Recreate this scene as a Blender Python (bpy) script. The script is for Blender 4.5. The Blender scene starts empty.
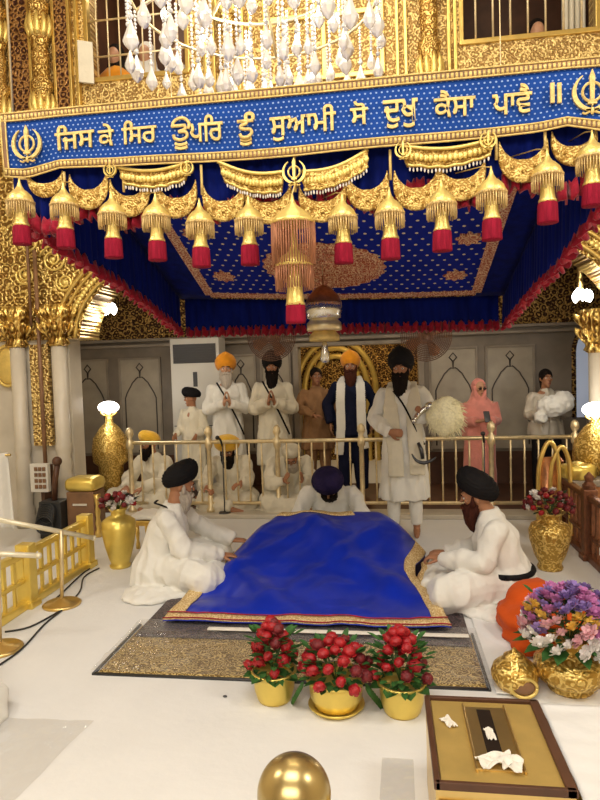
import bpy, bmesh, math, random
from math import sin, cos, pi, radians, sqrt, atan2
from mathutils import Vector, Matrix, Euler, noise
random.seed(7)
S = bpy.context.scene
C = S.collection
V = Vector

# ------------------------------------------------------------------ camera
F = 620.0
CAMPOS = V((0, 0, 1.65))
CR = (Matrix.Rotation(radians(8.08), 3, 'Z') @ Matrix.Rotation(radians(90 - 2.89), 3, 'X') @ Matrix.Rotation(radians(-1.78), 3, 'Z'))
cd = bpy.data.cameras.new('camera'); cam = bpy.data.objects.new('camera', cd); C.objects.link(cam)
cd.sensor_fit = 'HORIZONTAL'; cd.sensor_width = 36; cd.lens = 36 * F / 600
cam.matrix_world = Matrix.Translation(CAMPOS) @ CR.to_4x4()
S.camera = cam
# ------------------------------------------------------------------ world, lights, exposure
w = bpy.data.worlds.new('world'); S.world = w; w.use_nodes = True
w.node_tree.nodes['Background'].inputs[0].default_value = (1.0, 0.86, 0.66, 1)
w.node_tree.nodes['Background'].inputs[1].default_value = 0.25
S.view_settings.view_transform = 'Standard'; S.view_settings.look = 'None'
S.view_settings.gamma = 1; S.view_settings.exposure = -0.45; S.view_settings.use_curve_mapping = False

def area(name, loc, target, size, power, col, sy=None):
    l = bpy.data.lights.new(name, 'AREA'); l.energy = power; l.color = col; l.size = size
    if sy: l.shape = 'RECTANGLE'; l.size_y = sy
    o = bpy.data.objects.new(name, l); C.objects.link(o); o.location = loc
    o.rotation_euler = (V(target) - V(loc)).to_track_quat('-Z', 'Y').to_euler()
    return o
def point(name, loc, power, col, r=.05):
    l = bpy.data.lights.new(name, 'POINT'); l.energy = power; l.color = col; l.shadow_soft_size = r
    o = bpy.data.objects.new(name, l); C.objects.link(o); o.location = loc
    return o
area('hall_light', (-.5, .3, 5.9), (-.5, 3.6, 0), 3.0, 215, (1, .95, .87), 2.0)
area('hall_light', (-.4, -2.1, 3.3), (-.4, 5.5, 1.0), 3.2, 150, (1, .95, .86), 1.4)  # added fill from behind the camera, reaches the people under the canopy
area('hall_light', (-3.6, 1.6, 4.6), (-.5, 5, .8), .8, 70, (1, .93, .83))
area('hall_light', (3.0, 1.2, 4.6), (-.3, 5, .8), .8, 90, (1, .95, .87))
area('hall_light', (-.5, 4.2, 6.6), (-.5, 6.4, 4.2), 2.5, 130, (1, .9, .72))
area('aisle_light', (-.6, 7.6, 3.2), (-.6, 7.6, 0), 3.0, 9, (1, .8, .55), .5)
point('sanctum_light', (-.5, 9.7, 2.3), 60, (1, .75, .4), .2)

# ------------------------------------------------------------------ helpers
def ray(px, py): return CR @ V(((px - 300) / F, -(py - 400) / F, -1))
def U(px, py, Y):
    d = ray(px, py); return CAMPOS + d * (Y / d.y)
def G(px, py, z=0.0):
    d = ray(px, py); return CAMPOS + d * ((z - CAMPOS.z) / d.z)

def lin(c):
    return tuple(((x / 255) / 12.92 if x / 255 <= .04045 else ((x / 255 + .055) / 1.055) ** 2.4) for x in c)
def new_mat(name):
    m = bpy.data.materials.new(name); m.use_nodes = True
    return m, m.node_tree, m.node_tree.nodes['Principled BSDF']
def nd(t, kind, **kw):
    n = t.nodes.new(kind)
    for k, v in kw.items(): setattr(n, k, v)
    return n
def mat(name, col, rough=.6, metal=0, var=0, vscale=8, bump=0, bscale=40, sheen=0, trans=0, emit=None, estr=0, stretch=None, alpha=1, coat=0):
    m, t, b = new_mat(name)
    b.inputs['Base Color'].default_value = (*col, 1); b.inputs['Roughness'].default_value = rough
    b.inputs['Metallic'].default_value = metal
    if rough >= .7: b.inputs['Specular IOR Level'].default_value = .12
    if sheen: b.inputs['Sheen Weight'].default_value = sheen
    if coat: b.inputs['Coat Weight'].default_value = coat
    if trans: b.inputs['Transmission Weight'].default_value = trans
    if alpha < 1: b.inputs['Alpha'].default_value = alpha
    if emit: b.inputs['Emission Color'].default_value = (*emit, 1); b.inputs['Emission Strength'].default_value = estr
    tc = nd(t, 'ShaderNodeTexCoord'); mp = nd(t, 'ShaderNodeMapping')
    t.links.new(tc.outputs['Object'], mp.inputs[0])
    if stretch: mp.inputs['Scale'].default_value = stretch
    n = nd(t, 'ShaderNodeTexNoise'); n.inputs['Scale'].default_value = vscale; n.inputs['Detail'].default_value = 4
    t.links.new(mp.outputs[0], n.inputs[0])
    r = nd(t, 'ShaderNodeValToRGB')
    a = [max(0, c * (1 - var)) for c in col]; c2 = [min(1, c * (1 + var * .7)) for c in col]
    r.color_ramp.elements[0].color = (*a, 1); r.color_ramp.elements[1].color = (*c2, 1)
    r.color_ramp.elements[0].position = .3; r.color_ramp.elements[1].position = .7
    t.links.new(n.outputs[0], r.inputs[0]); t.links.new(r.outputs[0], b.inputs['Base Color'])
    if bump:
        n2 = nd(t, 'ShaderNodeTexNoise'); n2.inputs['Scale'].default_value = bscale; n2.inputs['Detail'].default_value = 3
        t.links.new(mp.outputs[0], n2.inputs[0])
        bp = nd(t, 'ShaderNodeBump'); bp.inputs['Strength'].default_value = bump; bp.inputs['Distance'].default_value = .01
        t.links.new(n2.outputs[0], bp.inputs['Height']); t.links.new(bp.outputs[0], b.inputs['Normal'])
    return m
def math_node(t, op, a, b=None, c=None):
    n = nd(t, 'ShaderNodeMath', operation=op)
    for i, x in enumerate((a, b, c)):
        if x is None: continue
        if isinstance(x, (int, float)): n.inputs[i].default_value = x
        else: t.links.new(x, n.inputs[i])
    return n.outputs[0]
def relief(name, dark, light, scale=14, rings=26, rnd=.35, metal=.8, rough=.33, flat=(1, 0, 1), bump=.9, thr=(.35, .62)):
    """embossed metal: rosettes and scrolls from voronoi cells"""
    m, t, b = new_mat(name)
    tc = nd(t, 'ShaderNodeTexCoord'); mp = nd(t, 'ShaderNodeMapping'); mp.inputs['Scale'].default_value = flat
    t.links.new(tc.outputs['Object'], mp.inputs[0])
    nz = nd(t, 'ShaderNodeTexNoise'); nz.inputs['Scale'].default_value = scale * .35
    t.links.new(mp.outputs[0], nz.inputs[0])
    mx = nd(t, 'ShaderNodeMixRGB'); mx.inputs[0].default_value = .06
    t.links.new(mp.outputs[0], mx.inputs[1]); t.links.new(nz.outputs['Color'], mx.inputs[2])
    vo = nd(t, 'ShaderNodeTexVoronoi'); vo.inputs['Scale'].default_value = scale; vo.inputs['Randomness'].default_value = rnd
    t.links.new(mx.outputs[0], vo.inputs['Vector'])
    vo2 = nd(t, 'ShaderNodeTexVoronoi'); vo2.inputs['Scale'].default_value = scale * 2.7; vo2.inputs['Randomness'].default_value = .8
    t.links.new(mx.outputs[0], vo2.inputs['Vector'])
    s = math_node(t, 'SINE', math_node(t, 'MULTIPLY', vo.outputs['Distance'], rings))
    s = math_node(t, 'MULTIPLY_ADD', s, .5, .5)
    s2 = math_node(t, 'SUBTRACT', 1.0, math_node(t, 'MULTIPLY', vo2.outputs['Distance'], 1.3))
    h = math_node(t, 'ADD', math_node(t, 'MULTIPLY', s, .5), math_node(t, 'MULTIPLY', s2, .5))
    r = nd(t, 'ShaderNodeValToRGB'); r.color_ramp.elements[0].position = thr[0]; r.color_ramp.elements[1].position = thr[1]
    r.color_ramp.elements[0].color = (*dark, 1); r.color_ramp.elements[1].color = (*light, 1)
    t.links.new(h, r.inputs[0]); t.links.new(r.outputs[0], b.inputs['Base Color'])
    bp = nd(t, 'ShaderNodeBump'); bp.inputs['Strength'].default_value = bump; bp.inputs['Distance'].default_value = .02
    t.links.new(h, bp.inputs['Height']); t.links.new(bp.outputs[0], b.inputs['Normal'])
    b.inputs['Metallic'].default_value = metal; b.inputs['Roughness'].default_value = rough
    return m
def dotted(name, base, dot, nx, ny, rad=.16, rough=.7, coord='UV', stagger=True, var=.25):
    m, t, b = new_mat(name)
    tc = nd(t, 'ShaderNodeTexCoord'); sp = nd(t, 'ShaderNodeSeparateXYZ'); t.links.new(tc.outputs[coord], sp.inputs[0])
    y = math_node(t, 'MULTIPLY', sp.outputs['Y'], ny)
    x = math_node(t, 'MULTIPLY', sp.outputs['X'], nx)
    if stagger:
        row = math_node(t, 'MODULO', math_node(t, 'FLOOR', y), 2)
        x = math_node(t, 'ADD', x, math_node(t, 'MULTIPLY', row, .5))
    fx = math_node(t, 'SUBTRACT', math_node(t, 'FRACT', x), .5); fy = math_node(t, 'SUBTRACT', math_node(t, 'FRACT', y), .5)
    d = math_node(t, 'SQRT', math_node(t, 'ADD', math_node(t, 'MULTIPLY', fx, fx), math_node(t, 'MULTIPLY', fy, fy)))
    k = math_node(t, 'LESS_THAN', d, rad)
    nz = nd(t, 'ShaderNodeTexNoise'); nz.inputs['Scale'].default_value = 6; t.links.new(tc.outputs[coord], nz.inputs[0])
    cr = nd(t, 'ShaderNodeValToRGB'); cr.color_ramp.elements[0].color = (*[c * (1 - var) for c in base], 1); cr.color_ramp.elements[1].color = (*[min(1, c * (1 + var)) for c in base], 1)
    t.links.new(nz.outputs[0], cr.inputs[0])
    mx = nd(t, 'ShaderNodeMixRGB'); t.links.new(k, mx.inputs[0]); t.links.new(cr.outputs[0], mx.inputs[1]); mx.inputs[2].default_value = (*dot, 1)
    t.links.new(mx.outputs[0], b.inputs['Base Color']); b.inputs['Roughness'].default_value = rough
    b.inputs['Specular IOR Level'].default_value = .15
    return m

GD = lin((255, 205, 110)); 
M = dict(
 gold=mat('gold', (.78, .56, .17), .3, .85, .15, 9, .15, 30),
 gold_bright=mat('gold_bright', (.82, .62, .19), .36, .6, .12, 14, .3, 60),
 gold_soft=mat('gold_soft', (.72, .52, .18), .5, .35, .2, 20, .5, 90),
 brass=mat('brass', (.72, .52, .2), .3, .9, .12, 6, .05, 20),
 old_brass=mat('old_brass', (.80, .66, .40), .4, .7, .15, 20, .1, 40),
 yellow_gold=mat('yellow_gold', (.86, .66, .16), .33, .7, .08, 9, .08, 25),
 box_gold=mat('box_gold', (.58, .40, .12), .42, .45, .12, 9, .05, 25),
 rail_copper=mat('rail_copper', (.22, .09, .045), .4, .6, .3, 20, .2, 40),
 copper=mat('copper', (.45, .2, .09), .35, .85, .3, 20, .3, 40),
 wall_gold=relief('wall_gold', (.24, .13, .03), (.82, .60, .2), 12, 15, .8),
 frieze_gold=relief('frieze_gold', (.34, .2, .06), (.84, .62, .24), 18, 14, .2),
 upper_gold=relief('upper_gold', (.34, .2, .06), (.84, .62, .24), 20, 12, .7, .6, .45, (1, 0, 1), .6),
 wall_brown=relief('wall_brown', (.06, .018, .01), (.42, .22, .07), 15, 14, .2, .6, .45),
 col_gold=relief('column_gold', (.34, .18, .04), (.88, .62, .2), 16, 20, .5, .8, .3, (1, 1, 1), .6),
 capital=relief('capital_gold', (.26, .13, .025), (.92, .66, .2), 12, 12, 1, .8, .3, (1, 1, .45), 1.0, (.25, .6)),
 dark_gold=relief('dark_gold', (.06, .025, .01), (.55, .34, .1), 15, 13, .8, .7, .4),
 vase_gold=relief('vase_gold', (.5, .3, .06), (.93, .68, .22), 26, 11, .9, .75, .33, (1, 1, 1), .35),
 marble=mat('marble', (.58, .52, .42), .35, 0, .14, 3, .05, 12),
 marble_shaded=mat('marble_shaded', (.22, .18, .135), .4, 0, .18, 4, .05, 12),  # far wall marble with the aisle's shade put into its colour
 marble_panel=mat('marble_panel', (.40, .345, .26), .4, 0, .16, 4, .05, 12), ball_brass=mat('ball_brass', (.5, .38, .16), .27, .9, .1, 6, .03, 20),  # panel marble is darkened in colour for the dim aisle
 marble_edge=mat('marble_edge', (.3, .25, .19), .4, 0, .2, 5),
 inlay=mat('inlay', (.06, .045, .035), .5),
 white_cloth=mat('white_cloth', (.76, .75, .73), .85, 0, .03, 3, .3, 22, .2),
 robe=mat('robe_white', (.80, .78, .72), .85, 0, .05, 7, .35, 30, .25),
 robe_cream=mat('robe_cream', (.72, .66, .52), .85, 0, .08, 7, .35, 30, .2),
 navy=mat('navy', (.010, .012, .035), .75, 0, .2, 9, .3, 50, 0),
 black=mat('black_cloth', (.012, .011, .012), .75, 0, .2, 9, .3, 50, 0),
 purple=mat('dark_purple', (.022, .015, .06), .75, 0, .2, 9, .3, 50, 0),
 orange=mat('orange_cloth', (.85, .33, .02), .8, 0, .15, 9, .3, 50, .3),
 orange_drape=mat('orange_drape', (.60, .085, .01), .8, 0, .15, 5, .4, 25, .05),
 yellow=mat('yellow_cloth', (.85, .5, .05), .8, 0, .15, 9, .3, 50, .3),
 pink=mat('pink_cloth', (.72, .27, .22), .8, 0, .12, 9, .3, 40, .3),
 tan=mat('tan_cloth', (.35, .19, .09), .8, 0, .2, 9, .3, 40),
 skin=mat('skin', (.38, .17, .085), .5, 0, .12, 14, .1, 60),
 skin_light=mat('skin_light', (.55, .29, .17), .5, 0, .12, 14, .1, 60),
 beard=mat('beard_black', (.014, .009, .007), .7, 0, .4, 50, .6, 90, stretch=(6, 6, .8)),
 beard_red=mat('beard_auburn', (.07, .02, .012), .7, 0, .4, 50, .6, 90, stretch=(6, 6, .8)),
 beard_white=mat('beard_white', (.55, .48, .4), .8, 0, .2, 50, .6, 90, stretch=(6, 6, .8)),
 whisk=mat('whisk_hair', (.88, .82, .55), .8, 0, .15, 60, .3, 90),
 eye=mat('eye_white', (.7, .66, .6), .3), iris=mat('iris', (.02, .01, .008), .2), lip=mat('lip', (.28, .08, .06), .5),
 silver=mat('silver', (.7, .68, .62), .25, .9), steel=mat('dark_steel', (.08, .08, .085), .35, .8),
 blue=mat('blue_velvet', (.002, .010, .16), .8, 0, .35, 5, .2, 30, .03, stretch=(3, 3, .6)),
 cloth_blue=mat('royal_blue_satin', (.001, .022, .42), .36, 0, .2, 3.5, .25, 9, .03),
 ruffle=mat('red_ruffle', (.34, .012, .03), .8, 0, .3, 30, .5, 60, .2),
 fringe_red=mat('fringe_red', (.28, .01, .03), .85, 0, .3, 60, .8, 130, stretch=(1, 1, .15)),
 fringe_gold=mat('fringe_gold', (.72, .5, .2), .5, .3, .4, 90, .8, 200, stretch=(1, 1, .1)),
 fringe_copper=mat('fringe_copper', (.48, .2, .1), .5, .3, .4, 90, .8, 200, stretch=(1, 1, .1)),
 brocade=relief('brocade_gold', (.7, .46, .18), (.98, .80, .45), 34, 16, .7, .25, .6, (1, 1, 1), .5),
 brocade_mat=relief('brocade_mat', (.24, .15, .04), (.78, .58, .24), 24, 22, .9, .3, .55, (1, 1, 0), .5),
 red_brocade=relief('red_brocade', (.5, .13, .07), (.88, .62, .36), 16, 26, .6, .2, .6, (1, 1, 0), .4),
 pinkborder=relief('pink_border', (.5, .12, .06), (.85, .62, .4), 30, 14, .2, .1, .7, (1, 1, 0), .4),
 plate_gold=relief('plate_gold', (.4, .22, .04), (.86, .62, .2), 40, 12, .5, .5, .42, (1, 1, 1), .4),
 carpet=relief('dark_carpet', (.03, .02, .025), (.13, .09, .09), 22, 20, .7, 0, .5, (1, 1, 0), .3),
 ac=mat('ac_white', (.68, .65, .58), .4), ac_dark=mat('ac_dark', (.05, .05, .055), .4),
 plaster=mat('plaster', (.7, .6, .42), .8, 0, .1, 3),
 dark=mat('dark_interior', (.02, .012, .008), .9), wood=mat('dark_wood', (.09, .035, .015), .5, 0, .3, 6),
 brownstone=mat('brown_stone', (.22, .11, .05), .5, 0, .3, 6),
 leaf=mat('leaf_green', (.035, .12, .022), .6, 0, .35, 20), leaf_dark=mat('leaf_dark', (.015, .05, .012), .6, 0, .35, 20),
 stem=mat('stem', (.05, .1, .02), .6), paper=mat('paper', (.78, .74, .66), .8, 0, .1, 20),
 rose=mat('rose_red', (.38, .008, .014), .5, 0, .3, 30, 0, 10, 0), rose_dark=mat('rose_maroon', (.16, .008, .012), .6, 0, .3, 30),
 fl_white=mat('petal_white', (.85, .8, .76), .7), fl_pink=mat('petal_pink', (.8, .46, .5), .7, 0, .2, 40), fl_purple=mat('petal_purple', (.3, .2, .48), .7, 0, .2, 40),
 fl_mag=mat('petal_magenta', (.5, .18, .4), .7, 0, .2, 40), fl_yel=mat('petal_yellow', (.8, .5, .1), .7, 0, .2, 40),
 bulb=mat('lamp_glass', (1, .95, .85), .3, emit=(1, .93, .82), estr=14),
 chand_bulb=mat('chandelier_bulb', (1, .95, .85), .3, emit=(1, .95, .85), estr=12),
 cable=mat('black_cable', (.02, .02, .02), .5), white_tube=mat('white_tube', (.75, .68, .5), .3, .3),
 sky_pane=mat('bright_pane', (.5, .55, .65), .3, emit=(.6, .68, .85), estr=.35),
)
# crystal
m, t, b = new_mat('crystal'); b.inputs['Base Color'].default_value = (1, .98, .95, 1); b.inputs['Roughness'].default_value = .08
b.inputs['Transmission Weight'].default_value = .5; b.inputs['IOR'].default_value = 1.5; M['crystal'] = m
# thin plastic sheet
m, t, b = new_mat('clear_plastic')
tr = nd(t, 'ShaderNodeBsdfTransparent'); gl = nd(t, 'ShaderNodeBsdfGlossy'); gl.inputs['Roughness'].default_value = .2
mx = nd(t, 'ShaderNodeMixShader'); fr = nd(t, 'ShaderNodeFresnel'); fr.inputs[0].default_value = 1.5
nz = nd(t, 'ShaderNodeTexNoise'); nz.inputs['Scale'].default_value = 9; tc = nd(t, 'ShaderNodeTexCoord'); t.links.new(tc.outputs['Object'], nz.inputs[0])
bp = nd(t, 'ShaderNodeBump'); bp.inputs['Strength'].default_value = .8; bp.inputs['Distance'].default_value = .03
t.links.new(nz.outputs[0], bp.inputs['Height']); t.links.new(bp.outputs[0], gl.inputs['Normal'])
df = nd(t, 'ShaderNodeBsdfDiffuse'); df.inputs[0].default_value = (.7, .68, .64, 1)
mx2 = nd(t, 'ShaderNodeMixShader'); mx2.inputs[0].default_value = .10; t.links.new(tr.outputs[0], mx2.inputs[1]); t.links.new(df.outputs[0], mx2.inputs[2])
mx.inputs[0].default_value = .14; t.links.new(mx2.outputs[0], mx.inputs[1]); t.links.new(gl.outputs[0], mx.inputs[2])
t.links.new(mx.outputs[0], t.nodes['Material Output'].inputs[0]); M['plastic'] = m
M['banner'] = dotted('banner_blue', (.006, .05, .27), (.26, .36, .62), 118, 13, .18)
M['ceiling_cloth'] = dotted('canopy_blue', (.003, .014, .25), (.72, .6, .35), 26, 30, .13)

TS = bpy.data.scenes.new('scratch')
def evald(o, mods=None):
    TS.collection.objects.link(o); TS.view_layers[0].update(); dg = TS.view_layers[0].depsgraph; dg.update()
    me = bpy.data.meshes.new_from_object(o.evaluated_get(dg), depsgraph=dg); TS.collection.objects.unlink(o); bpy.data.objects.remove(o); return me
def nb(): return bmesh.new()
def obj(name, bm, m, parent=None, smooth=True, mesh=None):
    if mesh is None:
        mesh = bpy.data.meshes.new(name)
        if smooth:
            for f in bm.faces: f.smooth = True
        bm.normal_update(); bm.to_mesh(mesh); bm.free()
    if m is not None:
        for k in (m if isinstance(m, (list, tuple)) else [m]): mesh.materials.append(M[k])
    o = bpy.data.objects.new(name, mesh); C.objects.link(o)
    if parent: o.parent = parent
    return o
def tag(o, label, cat, group=None, kind=None):
    o['label'] = label; o['category'] = cat
    if group: o['group'] = group
    if kind: o['kind'] = kind
    return o
def thing(name, label, cat, loc=(0, 0, 0), rotz=0, group=None):
    o = bpy.data.objects.new(name, None); C.objects.link(o); o.location = loc; o.rotation_euler = (0, 0, rotz)
    o.empty_display_size = .05
    return tag(o, label, cat, group)
def struct(name, bm, m, parent=None, smooth=False):
    o = obj(name, bm, m, parent, smooth)
    if not parent: o['kind'] = 'structure'
    return o
def dup(root, loc, rotz=0, label=None, group=None, scale=None):
    r = root.copy(); C.objects.link(r); r.location = loc; r.rotation_euler = (0, 0, rotz)
    if label: r['label'] = label
    if group: r['group'] = group
    if scale: r.scale = (scale,) * 3
    for ch in list(root.children):
        c = ch.copy(); C.objects.link(c); c.parent = r
        for g in ch.children:
            d = g.copy(); C.objects.link(d); d.parent = c
    return r

def box(bm, lo, hi, bev=0):
    lo = V(lo); hi = V(hi); c = (lo + hi) / 2; d = hi - lo
    r = bmesh.ops.create_cube(bm, size=1, matrix=Matrix.Translation(c) @ Matrix.Diagonal((d.x, d.y, d.z, 1)))
    if bev:
        es = {e for v in r['verts'] for e in v.link_edges}
        bmesh.ops.bevel(bm, geom=list(es), offset=bev, segments=2, affect='EDGES', profile=.5)
    return bm
def ell(bm, c, r, n=16, rot=None):
    if isinstance(r, (int, float)): r = (r, r, r)
    mtx = Matrix.Translation(V(c)) @ (rot.to_4x4() if rot else Matrix.Identity(4)) @ Matrix.Diagonal((*r, 1))
    return bmesh.ops.create_uvsphere(bm, u_segments=n, v_segments=max(6, n * 2 // 3), radius=1, matrix=mtx)
def ring_strip(bm, rings, cap=True, closed=True):
    vs = [[bm.verts.new(p) for p in r] for r in rings]
    n = len(rings[0])
    for a, b_ in zip(vs, vs[1:]):
        for i in range(n if closed else n - 1):
            j = (i + 1) % n
            bm.faces.new((a[i], a[j], b_[j], b_[i]))
    if cap and closed:
        bm.faces.new(list(reversed(vs[0]))); bm.faces.new(vs[-1])
    return vs
def smooth_pts(pts, rads, k=4):
    P = [V(p) for p in pts]; out = []; ro = []
    for i in range(len(P) - 1):
        p0 = P[max(i - 1, 0)]; p1 = P[i]; p2 = P[i + 1]; p3 = P[min(i + 2, len(P) - 1)]
        for j in range(k):
            s = j / k
            out.append(.5 * ((2 * p1) + (p2 - p0) * s + (2 * p0 - 5 * p1 + 4 * p2 - p3) * s * s + (3 * p1 - p0 - 3 * p2 + p3) * s ** 3))
            ro.append(rads[i] * (1 - s) + rads[i + 1] * s)
    out.append(P[-1]); ro.append(rads[-1])
    return out, ro
def tube(bm, pts, rads, n=10, k=0, sq=1.0, up=None):
    if isinstance(rads, (int, float)): rads = [rads] * len(pts)
    pts = [V(p) for p in pts]
    if k: pts, rads = smooth_pts(pts, rads, k)
    rings = []; prev = None
    for i, p in enumerate(pts):
        t = (pts[min(i + 1, len(pts) - 1)] - pts[max(i - 1, 0)])
        if t.length < 1e-9: t = V((0, 0, 1))
        t.normalize()
        if prev is None:
            a = V(up) if up else (V((0, 0, 1)) if abs(t.z) < .9 else V((1, 0, 0)))
            u = t.cross(a).normalized()
        else:
            u = (prev - t * prev.dot(t)).normalized()
        prev = u; v = t.cross(u)
        rings.append([p + (u * cos(2 * pi * j / n) + v * sin(2 * pi * j / n) * sq) * rads[i] for j in range(n)])
    ring_strip(bm, rings)
    return bm
def loft(bm, secs, n=32, u=(1, 0, 0), fold=None):
    """secs: (center, ru, rv) ; v axis perpendicular to u and the path"""
    rings = []; cs = [V(s[0]) for s in secs]
    for i, s in enumerate(secs):
        t = (cs[min(i + 1, len(cs) - 1)] - cs[max(i - 1, 0)]).normalized()
        uu = V(u); uu = (uu - t * uu.dot(t)).normalized(); v = t.cross(uu)
        r = []
        for j in range(n):
            a = 2 * pi * j / n; f = 1 + (fold(i / (len(secs) - 1), a) if fold else 0)
            r.append(cs[i] + uu * cos(a) * s[1] * f + v * sin(a) * s[2] * f)
        rings.append(r)
    ring_strip(bm, rings)
    return bm
def lathe(bm, prof, n=32, c=(0, 0, 0), flute=None):
    c = V(c)
    rings = []
    for r, z in prof:
        rr = max(r, .0006)
        rings.append([c + V((cos(2 * pi * j / n), sin(2 * pi * j / n), 0)) * rr * (1 + (flute(z, 2 * pi * j / n) if flute else 0)) + V((0, 0, z)) for j in range(n)])
    ring_strip(bm, rings)
    return bm
def remesh(bm, voxel, sm=4, wr=0, wscale=(9, 9, 4), seed=0):
    me = bpy.data.meshes.new('tmp'); bmesh.ops.recalc_face_normals(bm, faces=bm.faces); bm.to_mesh(me); bm.free()
    o = bpy.data.objects.new('tmp', me)
    r = o.modifiers.new('r', 'REMESH'); r.mode = 'VOXEL'; r.voxel_size = voxel
    if sm:
        s = o.modifiers.new('s', 'SMOOTH'); s.iterations = sm; s.factor = .5
    m2 = evald(o); bpy.data.meshes.remove(me)
    if wr:
        sc = V(wscale); off = V((seed * 3.1, seed * 1.7, seed))
        ns = [v.normal.copy() for v in m2.vertices]
        for v, nn in zip(m2.vertices, ns):
            p = V((v.co.x * sc.x, v.co.y * sc.y, v.co.z * sc.z)) + off
            q = noise.noise(p); q2 = noise.noise(p * 2.3)
            v.co += nn * wr * ((1 - abs(q) * 3) * .6 + q2 * .5)
    for p in m2.polygons: p.use_smooth = True
    m2.materials.clear()
    return m2
def grid(fn, nu, nv, uv=True, thick=0):
    bm = nb(); lay = bm.loops.layers.uv.new('UVMap') if uv else None
    vs = [[bm.verts.new(fn(i / nu, j / nv)) for i in range(nu + 1)] for j in range(nv + 1)]
    for j in range(nv):
        for i in range(nu):
            f = bm.faces.new((vs[j][i], vs[j][i + 1], vs[j + 1][i + 1], vs[j + 1][i]))
            if lay:
                for l, (a, b_) in zip(f.loops, ((i, j), (i + 1, j), (i + 1, j + 1), (i, j + 1))): l[lay].uv = (a / nu, b_ / nv)
    if thick:
        bmesh.ops.recalc_face_normals(bm, faces=bm.faces)
        bmesh.ops.solidify(bm, geom=bm.faces[:], thickness=thick)
    return bm
def prism(bm, pts2, y0, y1, ax='y'):
    """extrude a closed XZ outline between y0 and y1"""
    def P(p, y): return V((p[0], y, p[1])) if ax == 'y' else (V((y, p[0], p[1])) if ax == 'x' else V((p[0], p[1], y)))
    a = [bm.verts.new(P(p, y0)) for p in pts2]; b_ = [bm.verts.new(P(p, y1)) for p in pts2]
    bm.faces.new(a); bm.faces.new(list(reversed(b_))); n = len(a)
    for i in range(n):
        j = (i + 1) % n; bm.faces.new((a[j], a[i], b_[i], b_[j]))
    bmesh.ops.recalc_face_normals(bm, faces=bm.faces)
    return bm
def label_free(o): return o

# ================================================================== STRUCTURE
YW = 6.3   # arcade wall
bm = nb(); box(bm, (-5, -2.5, -.1), (4, 11.2, 0)); fl = struct('floor', bm, 'white_cloth')
bm = nb(); box(bm, (-5, -2.5, 7), (4, YW + .6, 7.1)); struct('ceiling', bm, 'plaster')
bm = nb(); box(bm, (-5.1, -2.5, 0), (-5, 11.2, 7)); struct('wall_left', bm, 'plaster')
bm = nb(); box(bm, (4, -2.5, 0), (4.1, 11.2, 7)); struct('wall_right', bm, 'plaster')
bm = nb(); box(bm, (-5.1, -2.6, 0), (4.1, -2.5, 7)); struct('wall_front', bm, 'plaster')
# aisle ceiling between arcade and far wall
bm = nb(); box(bm, (-5, YW + .5, 3.3), (4, 11.2, 3.4)); struct('ceiling', bm, 'brownstone')
# arcade wall: great cusped arch, two piers, upper storey with two window openings
ACX, AHW, AZ0, AH = -.5, 2.76, 2.05, 1.22
def archpt(t, g=0.0, cus=.035):
    a = pi * (1 - t); r = 1 + cus * abs(sin(a * 4.5)) 
    return (ACX + (AHW + g) * cos(a) * (1 if g else 1), AZ0 + (AH + g) * sin(a) * (1 - cus * abs(sin(a * 4.5)) if not g else 1))
zt = 3.98
bm = nb()
N = 60
for i in range(N):   # spandrel strips above the arch
    a = archpt(i / N); b_ = archpt((i + 1) / N)
    if abs(a[0] - b_[0]) < 1e-5: continue
    prism(bm, [a, b_, (b_[0], zt), (a[0], zt)], YW, YW + .45)
box(bm, (-5, YW, AZ0), (ACX - AHW, YW + .45, zt)); box(bm, (ACX + AHW, YW, AZ0), (4, YW + .45, zt))
bmesh.ops.remove_doubles(bm, verts=bm.verts, dist=1e-4)
arc = struct('wall_back', bm, 'wall_gold')
# piers below springing
bm = nb(); box(bm, (-5, YW + .05, 0), (-3.42, YW + .3, AZ0)); box(bm, (2.25, YW + .05, 0), (4, YW + .45, AZ0))
struct('wall_back_pier', bm, 'marble', arc)
# archivolt mouldings
bm = nb()
for g, r in ((.05, .022), (.20, .018), (.27, .026)):
    tube(bm, [V((archpt(i / 60, g)[0], YW - .01, archpt(i / 60, g)[1])) for i in range(61)], r, 8)
struct('arch_moulding', bm, 'gold', arc, True)
bm = nb()
for i in range(3, 118):
    p = archpt(i / 120, .125); ell(bm, (p[0], YW - .005, p[1]), (.03, .014, .03), 8)
struct('arch_rosettes', bm, 'gold_bright', arc, True)
# scrollwork in the spandrels
bm = nb()
def spiral(bm, cx, cz, r0, turns, sgn, rr=.014, ph=0, y=YW - .012):
    pts = []
    for i in range(int(turns * 16) + 1):
        a = i / 16 * 2 * pi * sgn + ph; r = r0 * (1 - i / (turns * 16 + 6))
        pts.append((cx + r * cos(a), y, cz + r * sin(a)))
    tube(bm, pts, rr, 6)
    ell(bm, (cx, y, cz), (.03, .02, .03), 8)
for sx in (-1, 1):
    for (dx, z, r, s) in ((3.02, 2.9, .16, 1), (2.95, 3.3, .15, -1), (2.66, 3.15, .16, 1), (3.3, 3.1, .13, 1), (2.65, 3.55, .16, 1), (2.3, 3.4, .16, -1), (3.05, 3.62, .14, 1), (2.9, 2.65, .1, -1), (2.2, 3.75, .12, 1), (3.35, 2.75, .11, -1)):
        spiral(bm, ACX + sx * dx, z, r, 2, s * sx, ph=z)
struct('spandrel_scrolls', bm, 'gold_bright', arc, True)

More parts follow.
